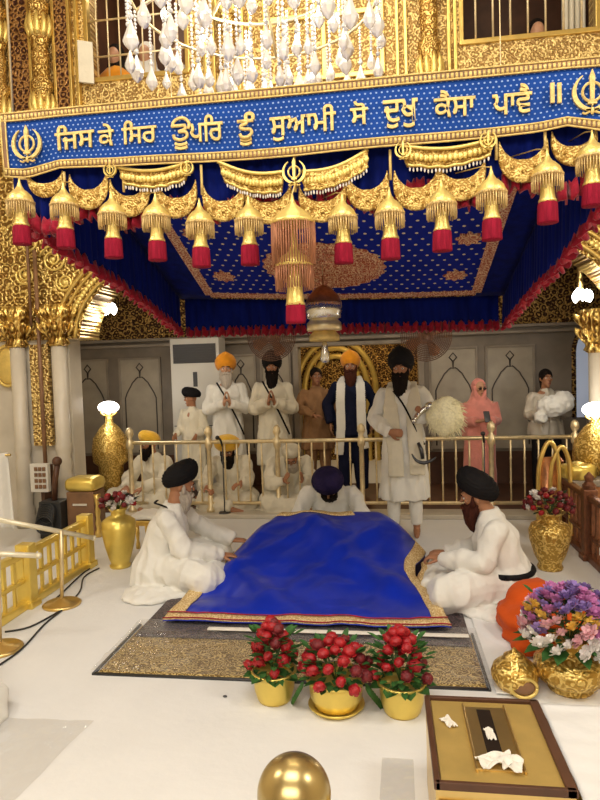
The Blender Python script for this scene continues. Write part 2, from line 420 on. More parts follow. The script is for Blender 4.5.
# upper storey wall with openings
WL = (-3.06, -1.93); WR = (.76, 2.05); WZ = 4.70; WT = 6.2
bm = nb(); y0, y1 = YW, YW + .35
for a, b_ in ((-5, WL[0]), (WL[1], WR[0]), (WR[1], 4)): box(bm, (a, y0, zt), (b_, y1, 7))
for wv in (WL, WR): box(bm, (wv[0], y0, zt), (wv[1], y1, WZ)); box(bm, (wv[0], y0, WT), (wv[1], y1, 7))
up = struct('wall_back_upper', bm, 'upper_gold')
# ledge and frieze
bm = nb()
for a, b_ in ((-5, 4),):
    box(bm, (a, YW - .07, 3.94), (b_, YW, 4.0), .01)
    box(bm, (a, YW - .04, 4.38), (b_, YW, 4.43), .008)
struct('ledge_moulding', bm, 'gold', up)
bm = nb(); box(bm, (-5, YW - .025, 4.0), (4, YW, 4.38)); struct('ledge_frieze', bm, 'frieze_gold', up)
bm = nb()
x = -3.0
while x < 3:
    tube(bm, [(x, YW - .03, 4.1), (x, YW - .045, 4.18), (x, YW - .03, 4.27)], [.03, .045, .006], 8); x += .17
struct('frieze_petals', bm, 'gold_bright', up, True)
# raised framed panels between the windows
bm = nb()
for (a, b_) in ((-1.15, .05),):
    for z in (4.5, 5.1, 5.7): box(bm, (a, YW - .035, z), (b_, YW, z + .05), .008)
    for xx in (a, b_ - .05, (a + b_) / 2 - .02): box(bm, (xx, YW - .034, 4.5), (xx + .05, YW, 6.4), .008)
struct('panel_moulding', bm, 'gold', up)
def lotus_column(name, x, label, parent, z0=3.98, z1=6.9, y=YW - .09, r=.085):
    bm = nb()
    pr = [(r, z0)]
    for zb in (4.35, 5.15, 5.95):
        pr += [(r, zb - .14), (r * 1.05, zb - .13), (r * .8, zb - .1), (r * 1.15, zb), (r * 1.3, zb + .1), (r * 1.15, zb + .2), (r * 1.0, zb + .24), (r * 1.25, zb + .3), (r * 1.25, zb + .36), (r * .9, zb + .40)]
    pr += [(r, z1)]
    lathe(bm, pr, 28, (x, y, 0), lambda z, a: .05 * abs(sin(4 * a)))
    c = struct(name, bm, 'col_gold', parent, True)
    bm = nb()
    for zb in (4.35, 5.15, 5.95):
        for k in range(10):
            a = 2 * pi * k / 10; d = V((cos(a), sin(a), 0))
            tube(bm, [V((x, y, zb + .02)) + d * r * 1.0, V((x, y, zb + .12)) + d * r * 1.32, V((x, y, zb + .24)) + d * r * 1.3], [.03, .035, .006], 6, 2)
    struct('lotus_petals', bm, 'gold_bright', c, True)
    return c
for x in (-3.99, -3.5, -1.5, .47, 2.5): lotus_column('upper_column', x, '', up)
bm = nb()
for (a, b_) in ((-3.86, -3.63), (-3.36, -3.2)): box(bm, (a, YW - .05, 3.98), (b_, YW, 7), .01)
struct('brown_strip', bm, 'wall_brown', up)
bm = nb()
for x in (-3.87, -3.64, -3.37, -3.2, -3.12, -1.75, -1.66, -1.36, -1.28, .17, .25, .66, .72, 2.12, 2.2): box(bm, (x - .016, YW - .06, 3.98), (x + .016, YW, 7), .006)
struct('strip_moulding', bm, 'gold', up)
# rooms behind the two windows
for i, wv in enumerate((WL, WR)):
    a, b_ = wv[0] - .3, wv[1] + .3
    for lo, hi in (((a, 7.9, 4.3), (b_, 8, 6.6)), ((a, y1, 4.3), (b_, 7.9, 4.35)), ((a, y1, 6.5), (b_, 7.9, 6.6)), ((a - .08, y1, 4.3), (a, 7.9, 6.6)), ((b_, y1, 4.3), (b_ + .08, 7.9, 6.6))):
        bm = nb(); box(bm, lo, hi); struct('wall_gallery', bm, 'wood')
    bm = nb()   # window frame
    box(bm, (wv[0], YW - .03, WZ), (wv[1], YW + .12, WZ + .045), .006)
    for xx in (wv[0], wv[1] - .045): box(bm, (xx, YW + .0, WZ), (xx + .045, YW + .08, WT), .006)
    wf = struct('window_%d' % (i + 1), bm, 'gold')
    bm = nb(); n = 9 if i == 0 else 8
    for k in range(1, n):
        xx = wv[0] + (wv[1] - wv[0]) * k / n; tube(bm, [(xx, YW + .04, WZ), (xx, YW + .04, WT)], .009 if i == 0 else .011, 8)
    if i == 0:
        for z in (4.98, 5.35): tube(bm, [(wv[0], YW + .04, z), (wv[1], YW + .04, z)], .011, 8)
    struct('window_bars', bm, 'old_brass', wf, True)
# leaning window shutter panel left of the left window
# far wall of the aisle with the doorway
YB = 8.6; DX0, DX1, DZ = -1.22, .42, 1.95
bm = nb(); box(bm, (-5, YB, 0), (DX0, YB + .2, 3.3)); box(bm, (DX1, YB, 0), (4, YB + .2, 3.3)); box(bm, (DX0, YB, DZ), (DX1, YB + .2, 3.3))
far = struct('wall_far', bm, 'marble_shaded')
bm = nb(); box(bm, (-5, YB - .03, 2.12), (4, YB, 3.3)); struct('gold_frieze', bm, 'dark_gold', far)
bm = nb(); box(bm, (-5, YB - .025, 0), (DX0 - .1, YB, .46)); box(bm, (DX1 + .1, YB - .025, 0), (4, YB, .46)); struct('wall_base_shade', bm, 'wood', far)  # dark strip added for the shade low on the wall behind the railing
bm = nb()
for z in (2.05, 2.13): box(bm, (-5, YB - .07, z - .02), (4, YB, z + .02), .006)
box(bm, (DX0 - .1, YB - .06, DZ), (DX1 + .1, YB, DZ + .05), .006)
for x in (DX0 - .08, DX1): box(bm, (x, YB - .06, 0), (x + .08, YB, DZ), .006)
struct('cornice', bm, 'marble_edge', far)
def ogee(cx, z0, z1, hw):
    pts = [(cx - hw, z0), (cx - hw, z0 + (z1 - z0) * .6)]
    for t in range(9):
        a = t / 8; x = cx - hw * (1 - a); z = z0 + (z1 - z0) * (.66 + .26 * sin(a * pi / 2)) + .018 * abs(sin(a * 3 * pi)); pts.append((x, z))
    pts.append((cx - hw * .02, z1)); right = [(2 * cx - x, z) for x, z in reversed(pts)]
    return pts + right
panel = nb(); line = nb(); fr_ = nb()
for cx in (-4.35, -3.55, -2.05, -1.55, .88, 1.62, 2.9, 3.5):
    hw = .3 if abs(cx + 1.8) > .3 else .2
    box(panel, (cx - hw, YB - .015, .5), (cx + hw, YB, 1.85))
    for (a, b_) in (((cx - hw - .02, .48), (cx - hw + .01, 1.88)), ((cx + hw - .01, .48), (cx + hw + .02, 1.88)), ((cx - hw, 1.85), (cx + hw, 1.88))):
        box(fr_, (a[0], YB - .035, a[1]), (b_[0], YB, b_[1]), .004)
    tube(line, [V((x, YB - .022, z)) for x, z in ogee(cx, .55, 1.68, hw * .78)], .009, 6)
    p = [(cx, 1.68), (cx - .05, 1.74), (cx, 1.80), (cx + .05, 1.74), (cx, 1.68)]
    tube(line, [V((x, YB - .022, z)) for x, z in p], .009, 6)
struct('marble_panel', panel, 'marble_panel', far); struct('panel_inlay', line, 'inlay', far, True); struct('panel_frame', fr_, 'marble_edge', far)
# golden room beyond the doorway
bm = nb(); box(bm, (-2.2, 11, 0), (1.4, 11.1, 3.3)); struct('wall_sanctum', bm, 'dark_gold')
bm = nb()
for k, g in enumerate((0, .14, .28)):
    pts = [V((-.9 + (.42 + g) * cos(pi - pi * i / 24), 10.93, 1.25 + (.6 + g) * sin(pi * i / 24))) for i in range(25)]
    tube(bm, [V((pts[0].x, 10.93, 0))] + pts + [V((pts[-1].x, 10.93, 0))], .05, 8)
struct('trim_1', bm, 'gold_bright')
# bright arched opening at the right end of the aisle
bm = nb(); hw = .2; cx = 2.62
pts = [(cx - hw, .9)] + [(cx + hw * cos(pi - pi * i / 12), 1.75 + .32 * sin(pi * i / 12)) for i in range(13)] + [(cx + hw, .9)]
prism(bm, pts, YB - .05, YB - .02); w3 = struct('window_3', bm, 'sky_pane')
bm = nb(); tube(bm, [V((x, YB - .05, z)) for x, z in pts], .03, 8); struct('window_frame', bm, 'dark_gold', w3, True)
# marble step in front of the aisle
bm = nb(); box(bm, (-3.1, 6.66, 0), (2.3, 6.95, .05), .01); st = struct('trim_2', bm, 'marble')
bm = nb(); box(bm, (-5, 6.95, 0), (4, YB, .03)); struct('aisle_floor', bm, 'wood', st)  # dark colour stands in for shade on the aisle floor

# columns of the piers
def pier_column(x, label, y=YW - .02, z1=1.97):
    t = thing('marble_column', label, 'column', (x, y, 0), 0, 'marble columns of the arcade')
    bm = nb(); lathe(bm, [(.1, 0), (.1, .12), (.085, .14), (.095, .2), (.075, .24), (.085, .5), (.09, .56), (.075, .62), (.088, .7), (.07, .78), (.088, .86), (.088, .9), (.078, .94), (.08, z1)], 28)
    obj('shaft', bm, 'marble', t)
    bm = nb(); lathe(bm, [(.08, z1), (.12, z1 + .03), (.1, z1 + .07), (.11, z1 + .13), (.14, z1 + .24), (.165, z1 + .36), (.15, z1 + .44)], 36, flute=lambda z, a: .07 * sin(9 * a))
    c = obj('capital', bm, 'capital', t)
    bm = nb()
    for k in range(10):
        a = 2 * pi * k / 10; d = V((cos(a), sin(a), 0)); 
        for zz, q in ((z1 + .1, 1), (z1 + .24, 1.05)):
            tube(bm, [d * .09 * q + V((0, 0, zz)), d * .17 * q + V((0, 0, zz + .1)), d * .2 * q + V((0, 0, zz + .14)), d * .2 * q + V((0, 0, zz + .1))], [.025, .035, .03, .01], 6, 2)
    obj('leaves', bm, 'capital', c)
    return t
pier_column(-3.98, 'white marble column with gold leaf capital at far left edge', )
pier_column(-3.5, 'white marble column with gold capital right of the switch panel')
pier_column(2.12, 'marble column with copper capital at the right edge beside glowing lamp', 6.7, 1.72)
bm = nb(); box(bm, (-3.84, YW - .03, .9), (-3.62, YW + .02, 2.0)); o = struct('trim_3', bm, 'frieze_gold')
bm = nb(); tube(bm, [(-3.7, YW - .06, 0), (-3.7, YW - .06, 3.0)], .022, 8); tube(bm, [(-3.78, YW - .06, 2.2), (-3.78, YW - .06, 3.95)], .016, 8)
struct('pipe', bm, 'brownstone', o, True)
# ================================================================== RAILING
def railing():
    t = thing('brass_railing', 'long polished brass railing across the arch in front of the pilgrims', 'railing', (0, 6.8, 0.05))
    x0, x1 = -2.97, 1.93
    for z, r, nm in ((.80, .022, 'top_rail'), (.1, .02, 'bottom_rail')):
        bm = nb(); tube(bm, [(x0, 0, z), (x1, 0, z)], r, 12); obj(nm, bm, 'old_brass', t)
    posts = [-2.97, -2.03, -1.24, -.3, .3, 1.08, 1.93]
    for x in posts:
        bm = nb(); lathe(bm, [(.05, 0), (.05, .03), (.028, .06), (.026, .72), (.04, .74), (.045, .78), (.04, .83), (.02, .85), (.045, .9), (.04, .95), (.012, .98)], 16, (x, 0, 0)); obj('post', bm, 'old_brass', t)
    k = 0; x = x0 + .13
    while x < x1 - .05:
        if min(abs(x - q) for q in posts) > .06:
            bm = nb(); lathe(bm, [(.01, .1), (.01, .3), (.014, .32), (.01, .34), (.01, .56), (.014, .58), (.01, .6), (.01, .8)], 10, (x, 0, 0)); obj('baluster', bm, 'old_brass', t)
        x += .142
railing()
def side_rail(name_label, x, ya, yb, mats, h=.4, fin=True):
    t = thing('gold_balustrade', name_label, 'railing', (x, ya, 0), 0, None)
    L = yb - ya; n = int(L / .95 + .5)
    bm = nb()
    box(bm, (-.035, 0, 0), (.035, L, .06), .008); obj('base_rail', bm, mats, t)
    bm = nb(); box(bm, (-.03, 0, h - .05), (.03, L, h), .01); obj('top_rail', bm, mats, t)
    bm = nb(); box(bm, (-.02, 0, .19), (.02, L, .22), .004); obj('middle_rail', bm, mats, t)
    for k in range(n + 1):
        y = L * k / n
        bm = nb(); box(bm, (-.055, y - .05, 0), (.055, y + .05, h + .04), .01); box(bm, (-.07, y - .065, 0), (.07, y + .065, .05), .008); fin and lathe(bm, [(.05, h + .04), (.055, h + .07), (.03, h + .1), (.04, h + .14), (.005, h + .18)], 14, (0, y, 0)); obj('post', bm, mats, t, False)
    m_ = int(L / .115)
    for k in range(1, m_):
        y = L * k / m_
        bm = nb(); box(bm, (-.012, y - .018, .22), (.012, y + .018, h - .05), .004); box(bm, (-.01, y - .012, .06), (.01, y + .012, .19)); obj('slat', bm, mats, t, False)
    return t
side_rail('gold openwork balustrade along the left side of the white floor', -2.60, 2.3, 4.95, 'yellow_gold', .42, False)
side_rail('dull copper balustrade along the right side behind the gold vase', 1.62, 3.6, 6.2, 'rail_copper', .55)

# ================================================================== CANOPY
XL, XR, YF, YK = -1.98, 1.06, 3.2, 5.85
can = thing('canopy', 'blue cloth canopy with gold dots and red ruffled valances over the throne', 'canopy', (ACX, 4.5, 3.2))
def obc(*a, **k):
    o = obj(*a, **k); o.parent = can; o.matrix_parent_inverse = Matrix.Translation(-can.location); return o
def czl(Y):  # ceiling heights on the left and on the right
    s = (Y - 3.75) / (YK - 3.75)
    if s < 0: return 3.06, 2.86 
    return 3.12 + (2.36 - 3.12) * s, 2.86 + (2.25 - 2.86) * s
def cz(X, Y):
    a, b_ = czl(Y); u = (X - XL) / (XR - XL); return a * (1 - u) + b_ * u - .03 * sin(pi * u)
IX0, IX1, IY1 = -1.64, .80, 5.72
bm = grid(lambda u, v: V((IX0 + (IX1 - IX0) * u, YF + (IY1 - YF) * v, cz(IX0 + (IX1 - IX0) * u, YF + (IY1 - YF) * v))), 30, 30, thick=.01)
obc('ceiling_cloth', bm, 'ceiling_cloth')
bm = nb()
def strip(bm, f, n, w):   # flat border band following f(t)->(x,y), width vector w
    vs = []
    for i in range(n + 1):
        p, q = f(i / n)
        vs.append([bm.verts.new((a[0], a[1], cz(*a) - d)) for a, d in ((p, .002), (q, .002), (q, .016), (p, .016))])
    for a, b_ in zip(vs, vs[1:]):
        for i in range(4): bm.faces.new((a[i], a[(i + 1) % 4], b_[(i + 1) % 4], b_[i]))
bw = .085
strip(bm, lambda t: ((IX0 - bw / 2, YF + (IY1 - YF) * t), (IX0 + bw / 2, YF + (IY1 - YF) * t)), 24, bw)
strip(bm, lambda t: ((IX1 - bw / 2, YF + (IY1 - YF) * t), (IX1 + bw / 2, YF + (IY1 - YF) * t)), 24, bw)
strip(bm, lambda t: ((IX0 + (IX1 - IX0) * t, IY1 - bw / 2), (IX0 + (IX1 - IX0) * t, IY1 + bw / 2)), 24, bw)
bmesh.ops.recalc_face_normals(bm, faces=bm.faces); obc('ceiling_border', bm, 'pinkborder', smooth=False)
bm = nb()
for (x0, x1) in ((XL, IX0), (IX1, XR)):
    b2 = grid(lambda u, v: V((x0 + (x1 - x0) * u, YF + (YK - YF) * v, cz(x0 + (x1 - x0) * u, YF + (YK - YF) * v) + .01)), 4, 24, thick=.008)
    me = bpy.data.meshes.new('x'); b2.to_mesh(me); b2.free(); bm.from_mesh(me)
b2 = grid(lambda u, v: V((IX0 + (IX1 - IX0) * u, IY1 + (YK - IY1) * v, cz(IX0 + (IX1 - IX0) * u, IY1) + .005)), 20, 2, thick=.008)
me = bpy.data.meshes.new('x'); b2.to_mesh(me); b2.free(); bm.from_mesh(me)
obc('ceiling_margin', bm, 'blue')
# medallion
mY = 5.16; mX = -.50
def disc(rx, ry, cx, cy, off, n=48, scal=.05, lob=24):
    bm = nb(); tops = []; bots = []
    for i in range(n):
        a = 2 * pi * i / n; s = 1 + scal * cos(lob * a); x, y = cx + rx * s * cos(a), cy + ry * s * sin(a)
        tops.append(bm.verts.new((x, y, cz(x, y) - off))); bots.append(bm.verts.new((x, y, cz(x, y) - off - .012)))
    bm.faces.new(tops); bm.faces.new(list(reversed(bots)))
    for i in range(n): j = (i + 1) % n; bm.faces.new((tops[j], tops[i], bots[i], bots[j]))
    return bm
md = obc('medallion', disc(.50, .37, mX, mY, .014, 96, .03), 'red_brocade', smooth=False)
for cx_, cy_ in ((-1.45, 4.7), (.62, 4.75), (-1.4, 5.35), (.58, 5.35)):
    o = obc('corner_flower', disc(.085, .08, cx_, cy_, .012, 32, .2, 8), 'red_brocade', smooth=False)
# medallion petals (raised cords)
bm = nb()
for r in (.14, .27, .40):
    pts = [(mX + r * 1.15 * cos(a), mY + r * .85 * sin(a)) for a in [2 * pi * i / 48 for i in range(49)]]
    tube(bm, [V((x, y, cz(x, y) - .03)) for x, y in pts], .008, 6)
for k in range(20):
    a = 2 * pi * k / 20
    for (r0, r1, w_) in ((.05, .14, .25), (.15, .27, .14), (.28, .4, .1)):
        pts = []
        for s in range(9):
            q = s / 8; rr = r0 + (r1 - r0) * sin(pi * q); aa = a + w_ * (q - .5) * 2; pts.append((mX + rr * 1.15 * cos(aa), mY + rr * .85 * sin(aa)))
        tube(bm, [V((x, y, cz(x, y) - .03)) for x, y in pts], .006, 5)
obc('medallion_cord', bm, 'pinkborder')
# valances with pleats, and ruffles
def valance(name, f, n=160, rows=6, m='blue', amp=.018, freq=40):
    """f(t)-> (x,y,ztop,zbot, nx,ny)"""
    def g(u, v):
        x, y, a, b_, nx, ny = f(u); q = amp * sin(u * freq * 2 * pi + 1.3 * sin(u * 23)) * (.25 + .75 * v)
        return V((x + nx * q, y + ny * q, a + (b_ - a) * v))
    return obc(name, grid(g, n, rows, thick=.006), m)
def ruffle(name, f, n=260, freq=46):
    bm = nb()
    def g(u, v):
        x, y, a, b_, nx, ny = f(u); q = .030 * sin(u * freq * 2 * pi + sin(u * 31)); 
        return V((x + nx * (q * (.3 + v) + .0), y + ny * (q * (.3 + v)), b_ + .03 - .085 * v + .014 * cos(u * freq * 4 * pi)))
    return obc(name, grid(g, n, 3, thick=.012), 'ruffle')
def interp(tab, x):
    for (a, b_), (c, d) in zip(tab, tab[1:]):
        if x <= c: return b_ + (d - b_) * (x - a) / (c - a)
    return tab[-1][1]
ff = lambda t: (XL + (XR - XL) * t, YF - .03, 3.0, 2.50 + .035 * cos(t * 2 * pi * 7), 0, 1)
fb = lambda t: (XL + .05 + (XR - XL - .1) * t, YK, cz(XL + (XR - XL) * t, YK) + .01, 2.05 - .05 * t, 0, 1)
tl = [(0, 2.52), (.25, 2.42), (.5, 2.33), (.75, 2.2), (1, 2.05)]
trr = [(0, 2.42), (.15, 2.36), (.3, 2.26), (.55, 2.2), (.8, 2.1), (1, 2.0)]
fL = lambda t: (XL + .0, YF + (YK - YF) * t, cz(XL, YF + (YK - YF) * t) + .01, interp(tl, t), 1, 0)
fR = lambda t: (XR, YF + (YK - YF) * t, cz(XR, YF + (YK - YF) * t) + .01, interp(trr, t), 1, 0)
valance('front_valance', ff, freq=46); valance('back_valance', fb, freq=34); valance('left_valance', fL, freq=30); valance('right_valance', fR, freq=30)
ruffle('front_ruffle', ff, freq=60); ruffle('back_ruffle', fb, freq=40); ruffle('left_ruffle', fL, freq=26); ruffle('right_ruffle', fR, freq=22)
for x, y in ((XL, YF), (XR, YF), (XL, YK), (XR, YK)):
    bm = nb(); tube(bm, [(x, y, cz(x, y)), (x, y, 7.0)], .006, 6); obc('suspension_cord', bm, 'old_brass')
# small tiered parasol hanging under the medallion
u0 = U(324, 320, 5.1); u0.z = 0
t = thing('hanging_parasol', 'small tiered gold parasol hanging under the canopy medallion', 'ornament', (u0.x, 5.1, 1.86))
q = 620 / 4.75; 
def zz(py): return U(324, py, 5.1).z - 1.86
bm = nb(); lathe(bm, [(.004, zz(275)), (.006, zz(285)), (.065, zz(288)), (.125, zz(296)), (.15, zz(303)), (.15, zz(306))], 32); obj('upper_dome', bm, 'copper', t)
bm = nb(); lathe(bm, [(.15, zz(303)), (.15, zz(312)), (.14, zz(314)), (.14, zz(318)), (.1, zz(320))], 40, flute=lambda z, a: .03 * sin(20 * a)); obj('glass_fringe', bm, 'silver', t)
bm = nb(); lathe(bm, [(.03, zz(314)), (.1, zz(318)), (.14, zz(323)), (.145, zz(330)), (.13, zz(331))], 32, flute=lambda z, a: .03 * sin(16 * a)); obj('middle_tier', bm, 'old_brass', t)
bm = nb(); lathe(bm, [(.03, zz(328)), (.09, zz(331)), (.125, zz(336)), (.125, zz(341)), (.1, zz(341.5)), (.02, zz(341))], 32, flute=lambda z, a: .03 * sin(16 * a)); obj('lower_tier', bm, 'gold_soft', t)
bm = nb(); lathe(bm, [(.012, zz(341)), (.022, zz(344)), (.025, zz(347)), (.035, zz(353)), (.035, zz(361)), (.02, zz(363))], 20); obj('handle', bm, 'silver', t)
bm = nb(); tube(bm, [(0, 0, zz(285)), (0, 0, cz(mX, mY) - .02 - 1.86)], .004, 6); obj('cord', bm, 'old_brass', t)

# ---- banner
YBn = 3.08
ban = thing('text_banner', 'long blue banner with gold lettering and dotted ground across the canopy front', 'banner', (-.5, YBn, 2.86))
def obp(root, *a, **k):
    o = obj(*a, **k); o.parent = root; o.matrix_parent_inverse = Matrix.Translation(-root.location); return o
BX0, BX1 = U(3, 140, YBn).x, 1.16
def bz(u):
    top = 3.02; bot = interp([(0, 2.715), (.04, 2.70), (.10, 2.735), (.2, 2.715), (.5, 2.70), (.86, 2.72), (.9, 2.735), (.96, 2.69), (1, 2.70)], u)
    return top, bot
def by(u, v): return .012 * sin(u * 17 + v) * v
def bp(u, v, off=0):
    a, b_ = bz(u); return V((BX0 + (BX1 - BX0) * u, YBn + by(u, v) - off, a + (b_ - a) * v))
obp(ban, 'banner_cloth', grid(lambda u, v: bp(u, v), 120, 6, thick=.006), 'banner')
bm = nb()
for v0, v1 in ((-.02, .12), (.88, 1.02)):
    me = bpy.data.meshes.new('x'); b2 = grid(lambda u, v: bp(u, v0 + (v1 - v0) * v, .008), 120, 2, thick=.006); b2.to_mesh(me); b2.free(); bm.from_mesh(me)
me = bpy.data.meshes.new('x'); b2 = grid(lambda u, v: bp(u * .008, v, .009), 2, 6, thick=.006); b2.to_mesh(me); b2.free(); bm.from_mesh(me)
bo = obp(ban, 'border', bm, 'brownstone')
bm = nb()
for v0, v1 in ((.012, .095), (.905, .985)):
    n = 150
    for i in range(n):
        p = bp((i + .5) / n, v0, .016); p2 = bp((i + .5) / n, v1, .016)
        box(bm, (p.x - .0062, p.y, p2.z), (p.x + .0062, p.y + .006, p.z))
for v in (-.02, .105, .89, 1.02): tube(bm, [bp(i / 60, v, .014) for i in range(61)], .0045, 6)
for uu in (0, .0085): tube(bm, [bp(uu, i / 6, .014) for i in range(7)], .0045, 6)
obp(ban, 'border_stitch', bm, 'gold_soft')
def word(txt, px0, px1, py, hpx, rotup=True):
    cu = bpy.data.curves.new('word', 'FONT'); cu.body = txt; cu.size = .2; cu.extrude = .004; cu.offset = .0022; cu.bevel_depth = .001
    o = bpy.data.objects.new('tmp', cu); me = evald(o)
    if not me.vertices: return
    xs = [v.co.x for v in me.vertices]; ys = [v.co.y for v in me.vertices]
    a = U(px0, py, YBn - .03); b_ = U(px1, py, YBn - .03); sx = (b_.x - a.x) / (max(xs) - min(xs)); sy = (hpx / 203) / (max(ys) - min(ys))
    mnx = min(xs); ym = (min(ys) + max(ys)) / 2
    zc = U((px0 + px1) / 2, py, YBn - .03).z
    for v in me.vertices:
        x = a.x + (v.co.x - mnx) * sx; z = zc + (v.co.y - ym) * sy; u = (x - BX0) / (BX1 - BX0)
        tp, bt = bz(u); v.co = V((x, YBn - .016 + by(u, (tp - z) / (tp - bt)) - v.co.z, z))
    me.materials.clear(); obp(ban, 'lettering', None, 'gold_soft', mesh=me)
word('ਿਜਸ', 53, 93, 135.5, 25); word('ਕੇ', 97, 113, 134, 23); word('ਿਸਰ', 121, 156, 131, 24)
def strokes(paths, x0, x1, y0, y1):
    a = U(x0, y0, YBn - .03); c = U(x1, y1, YBn - .03); bm = nb()
    for p in paths:
        pts = []
        for u_, v_ in p:
            x = a.x + (c.x - a.x) * u_; z = c.z + (a.z - c.z) * v_; pts.append((x, YBn - .022, z))
        tube(bm, pts, .0085, 8, 5 if len(p) > 2 else 0)
    for v in bm.verts: v.co.y = YBn - .022 + (v.co.y - YBn + .022) * .6
    obp(ban, 'lettering', bm, 'gold_soft')
strokes([[(.95, .48), (1.0, .75), (.75, .98), (.4, 1.0), (.1, .85), (.05, .66)], [(-.05, .66), (.8, .66)], [(.72, .66), (.78, .5), (.45, .40), (.4, .38), (.8, .34), (.85, .12), (.5, 0), (.15, .08), (.08, .26)]], 171, 189, 118.5, 138.5)
strokes([[(-.1, 1), (1.1, 1)], [(.62, 1), (.55, .84), (.2, .74), (.15, .58), (.45, .5), (.85, .46), (.95, .22), (.6, 0), (.2, .04), (.08, .24)]], 238, 252, 121, 136)
word('ੂ', 174, 187, 145, 8); word('ਪਿਰ', 188, 222, 127, 26); word('ੂ', 239, 251, 140, 8); word('ੰ', 243, 254, 114.5, 8); word('ਸੁਆਮੀ', 269, 336, 121.5, 31)
word('ਸੋ', 350, 368, 112, 23); word('ਦੁਖੁ', 383, 418, 112.5, 28); word('ਕੈਸਾ', 434, 476, 101.5, 25); word('ਪਾਵੈ', 493, 533, 97.5, 27); 
bm = nb()
for px in (552, 559):
    p = U(px, 93.5, YBn - .02); box(bm, (p.x - .009, YBn - .03, p.z - .045), (p.x + .009, YBn - .018, p.z + .045))
obp(ban, 'lettering', bm, 'gold_soft', smooth=False)
def khanda(bm, c, r, y):
    cx, cz_ = c
    tube(bm, [V((cx + r * .48 * cos(a), y, cz_ + r * .48 * sin(a))) for a in [2 * pi * i / 32 for i in range(33)]], r * .075, 6)
    prism(bm, [(cx, cz_ + r * 1.15), (cx + r * .14, cz_ + r * .8), (cx + r * .09, cz_ - r * .55), (cx, cz_ - r * .75), (cx - r * .09, cz_ - r * .55), (cx - r * .14, cz_ + r * .8)], y - .006, y + .006)
    box(bm, (cx - r * .22, y - .007, cz_ - r * .62), (cx + r * .22, y + .007, cz_ - r * .5)); ell(bm, (cx, y, cz_ - r * .95), (r * .12, .008, r * .2), 10)
    for s in (-1, 1):
        out = []; inn = []
        for i in range(15):
            a = radians(62 - 172 * i / 14); w_ = .2 * sin(pi * min(1, (i + .3) / 15)) + .03
            out.append((cx + s * r * cos(a), cz_ + r * .98 * sin(a))); inn.append((cx + s * r * (1 - w_) * cos(a), cz_ + r * (.98 - w_) * sin(a)))
        prism(bm, out + list(reversed(inn)), y - .006, y + .006)
        tube(bm, [(cx + s * r * .02, y, cz_ - r * .95), (cx + s * r * .35, y, cz_ - r * 1.1), (cx + s * r * .5, y, cz_ - r * 1.02)], r * .06, 6)
for px, py, r in ((27, 144, 17), (592, 92, 18)):
    p = U(px, py, YBn - .02); bm = nb(); khanda(bm, (p.x, p.z), r / 205, YBn - .022); obp(ban, 'khanda_emblem', bm, 'gold_soft', smooth=False)

# ---- crescents, plates and emblem hung on the front valance
YC = 3.10
def crescent(cx, cz_, w_, h, tilt=0):
    bm = nb(); n = 22; rings = []
    for i in range(n + 1):
        a = pi + pi * i / n; th = .0025 + h * .3 * sin(pi * i / n) ** 1.3
        x = w_ / 2 * cos(a); z = h * .8 * sin(a); t_ = V((-w_ / 2 * sin(a), 0, h * .8 * cos(a))).normalized(); nrm = V((t_.z, 0, -t_.x))
        rings.append([V((x, 0, z)) + nrm * th * cos(b_) + V((0, 1, 0)) * min(th, .012) * sin(b_) for b_ in [2 * pi * j / 12 for j in range(12)]])
    ring_strip(bm, rings)
    for v in bm.verts: v.co = Matrix.Rotation(tilt, 3, 'Y') @ v.co
    return bm
cres = [(45, 178, 44, 24), (88, 179, 46, 34), (129, 184, 46, 36), (176, 187, 46, 34), (223, 190, 46, 34), (268, 190, 50, 36), (322, 190, 50, 34), (367, 178, 44, 34), (416, 175, 46, 36), (461, 167, 48, 34), (523, 146, 48, 36), (574, 136, 44, 30)]
posl = ['leftmost, half tucked under the banner', 'second from the left', 'third from the left', 'fourth from the left, under the left plate', 'fifth from the left, beside the centre swag', 'just left of the centre emblem', 'just right of the centre emblem', 'right of the centre swag', 'under the left end of the right plate', 'under the right end of the right plate', 'second from the right', 'rightmost on the canopy front']
for (px, py, w_, h), ps in zip(cres, posl):
    p = U(px, py - 6, YC); bm = crescent(0, 0, (w_ - 5) / 200, h / 200)
    for i in range(3): ell(bm, ((i - 1) * w_ / 900, -.014, -h / 200 * (.8 - (.12 if i != 1 else 0))), (.012, .006, .012), 8)
    o = obj('crescent_garland', bm, 'plate_gold'); o.location = p; tag(o, 'gold crescent garland on blue valance, ' + ps, 'garland', 'gold crescent garlands')
def plate(pts, lab, nm='brocade_plate'):
    # pts: top-left, top-right, bottom-right, bottom-left in px
    P4 = [U(x, y, YC - .02) for x, y in pts]; c = sum(P4, V()) / 4
    t = thing(nm, lab, 'ornament', c, 0, 'brocade plates on the canopy front')
    def g(u, v):
        a = P4[0].lerp(P4[1], u); b_ = P4[3].lerp(P4[2], u); p = a.lerp(b_, v) - c; p.z -= .03 * sin(pi * u); p.y += .01 * sin(u * 30) * v; return p
    obj('cloth', grid(g, 40, 6, thick=.012), 'plate_gold', t)
    bm = nb()
    tube(bm, [g(i / 20, 0) + V((0, -.008, 0)) for i in range(21)], .009, 6); tube(bm, [g(i / 20, .95) + V((0, -.008, 0)) for i in range(21)], .007, 6)
    for i in range(18):
        p = g((i + .5) / 18, .5); ell(bm, p + V((0, -.012, 0)), (.014, .008, .018), 8)
    obj('embroidery', bm, 'gold_bright', t)
    bm = nb()
    for i in range(22):
        p = g((i + .5) / 22, 1.0); ell(bm, p + V((0, -.002, -.012)), (.005, .005, .011), 6)
    obj('bead_fringe', bm, 'fl_white', t)
plate([(118, 168), (190, 162), (186, 180), (124, 184)], 'gold brocade plate with bead fringe at left of canopy front')
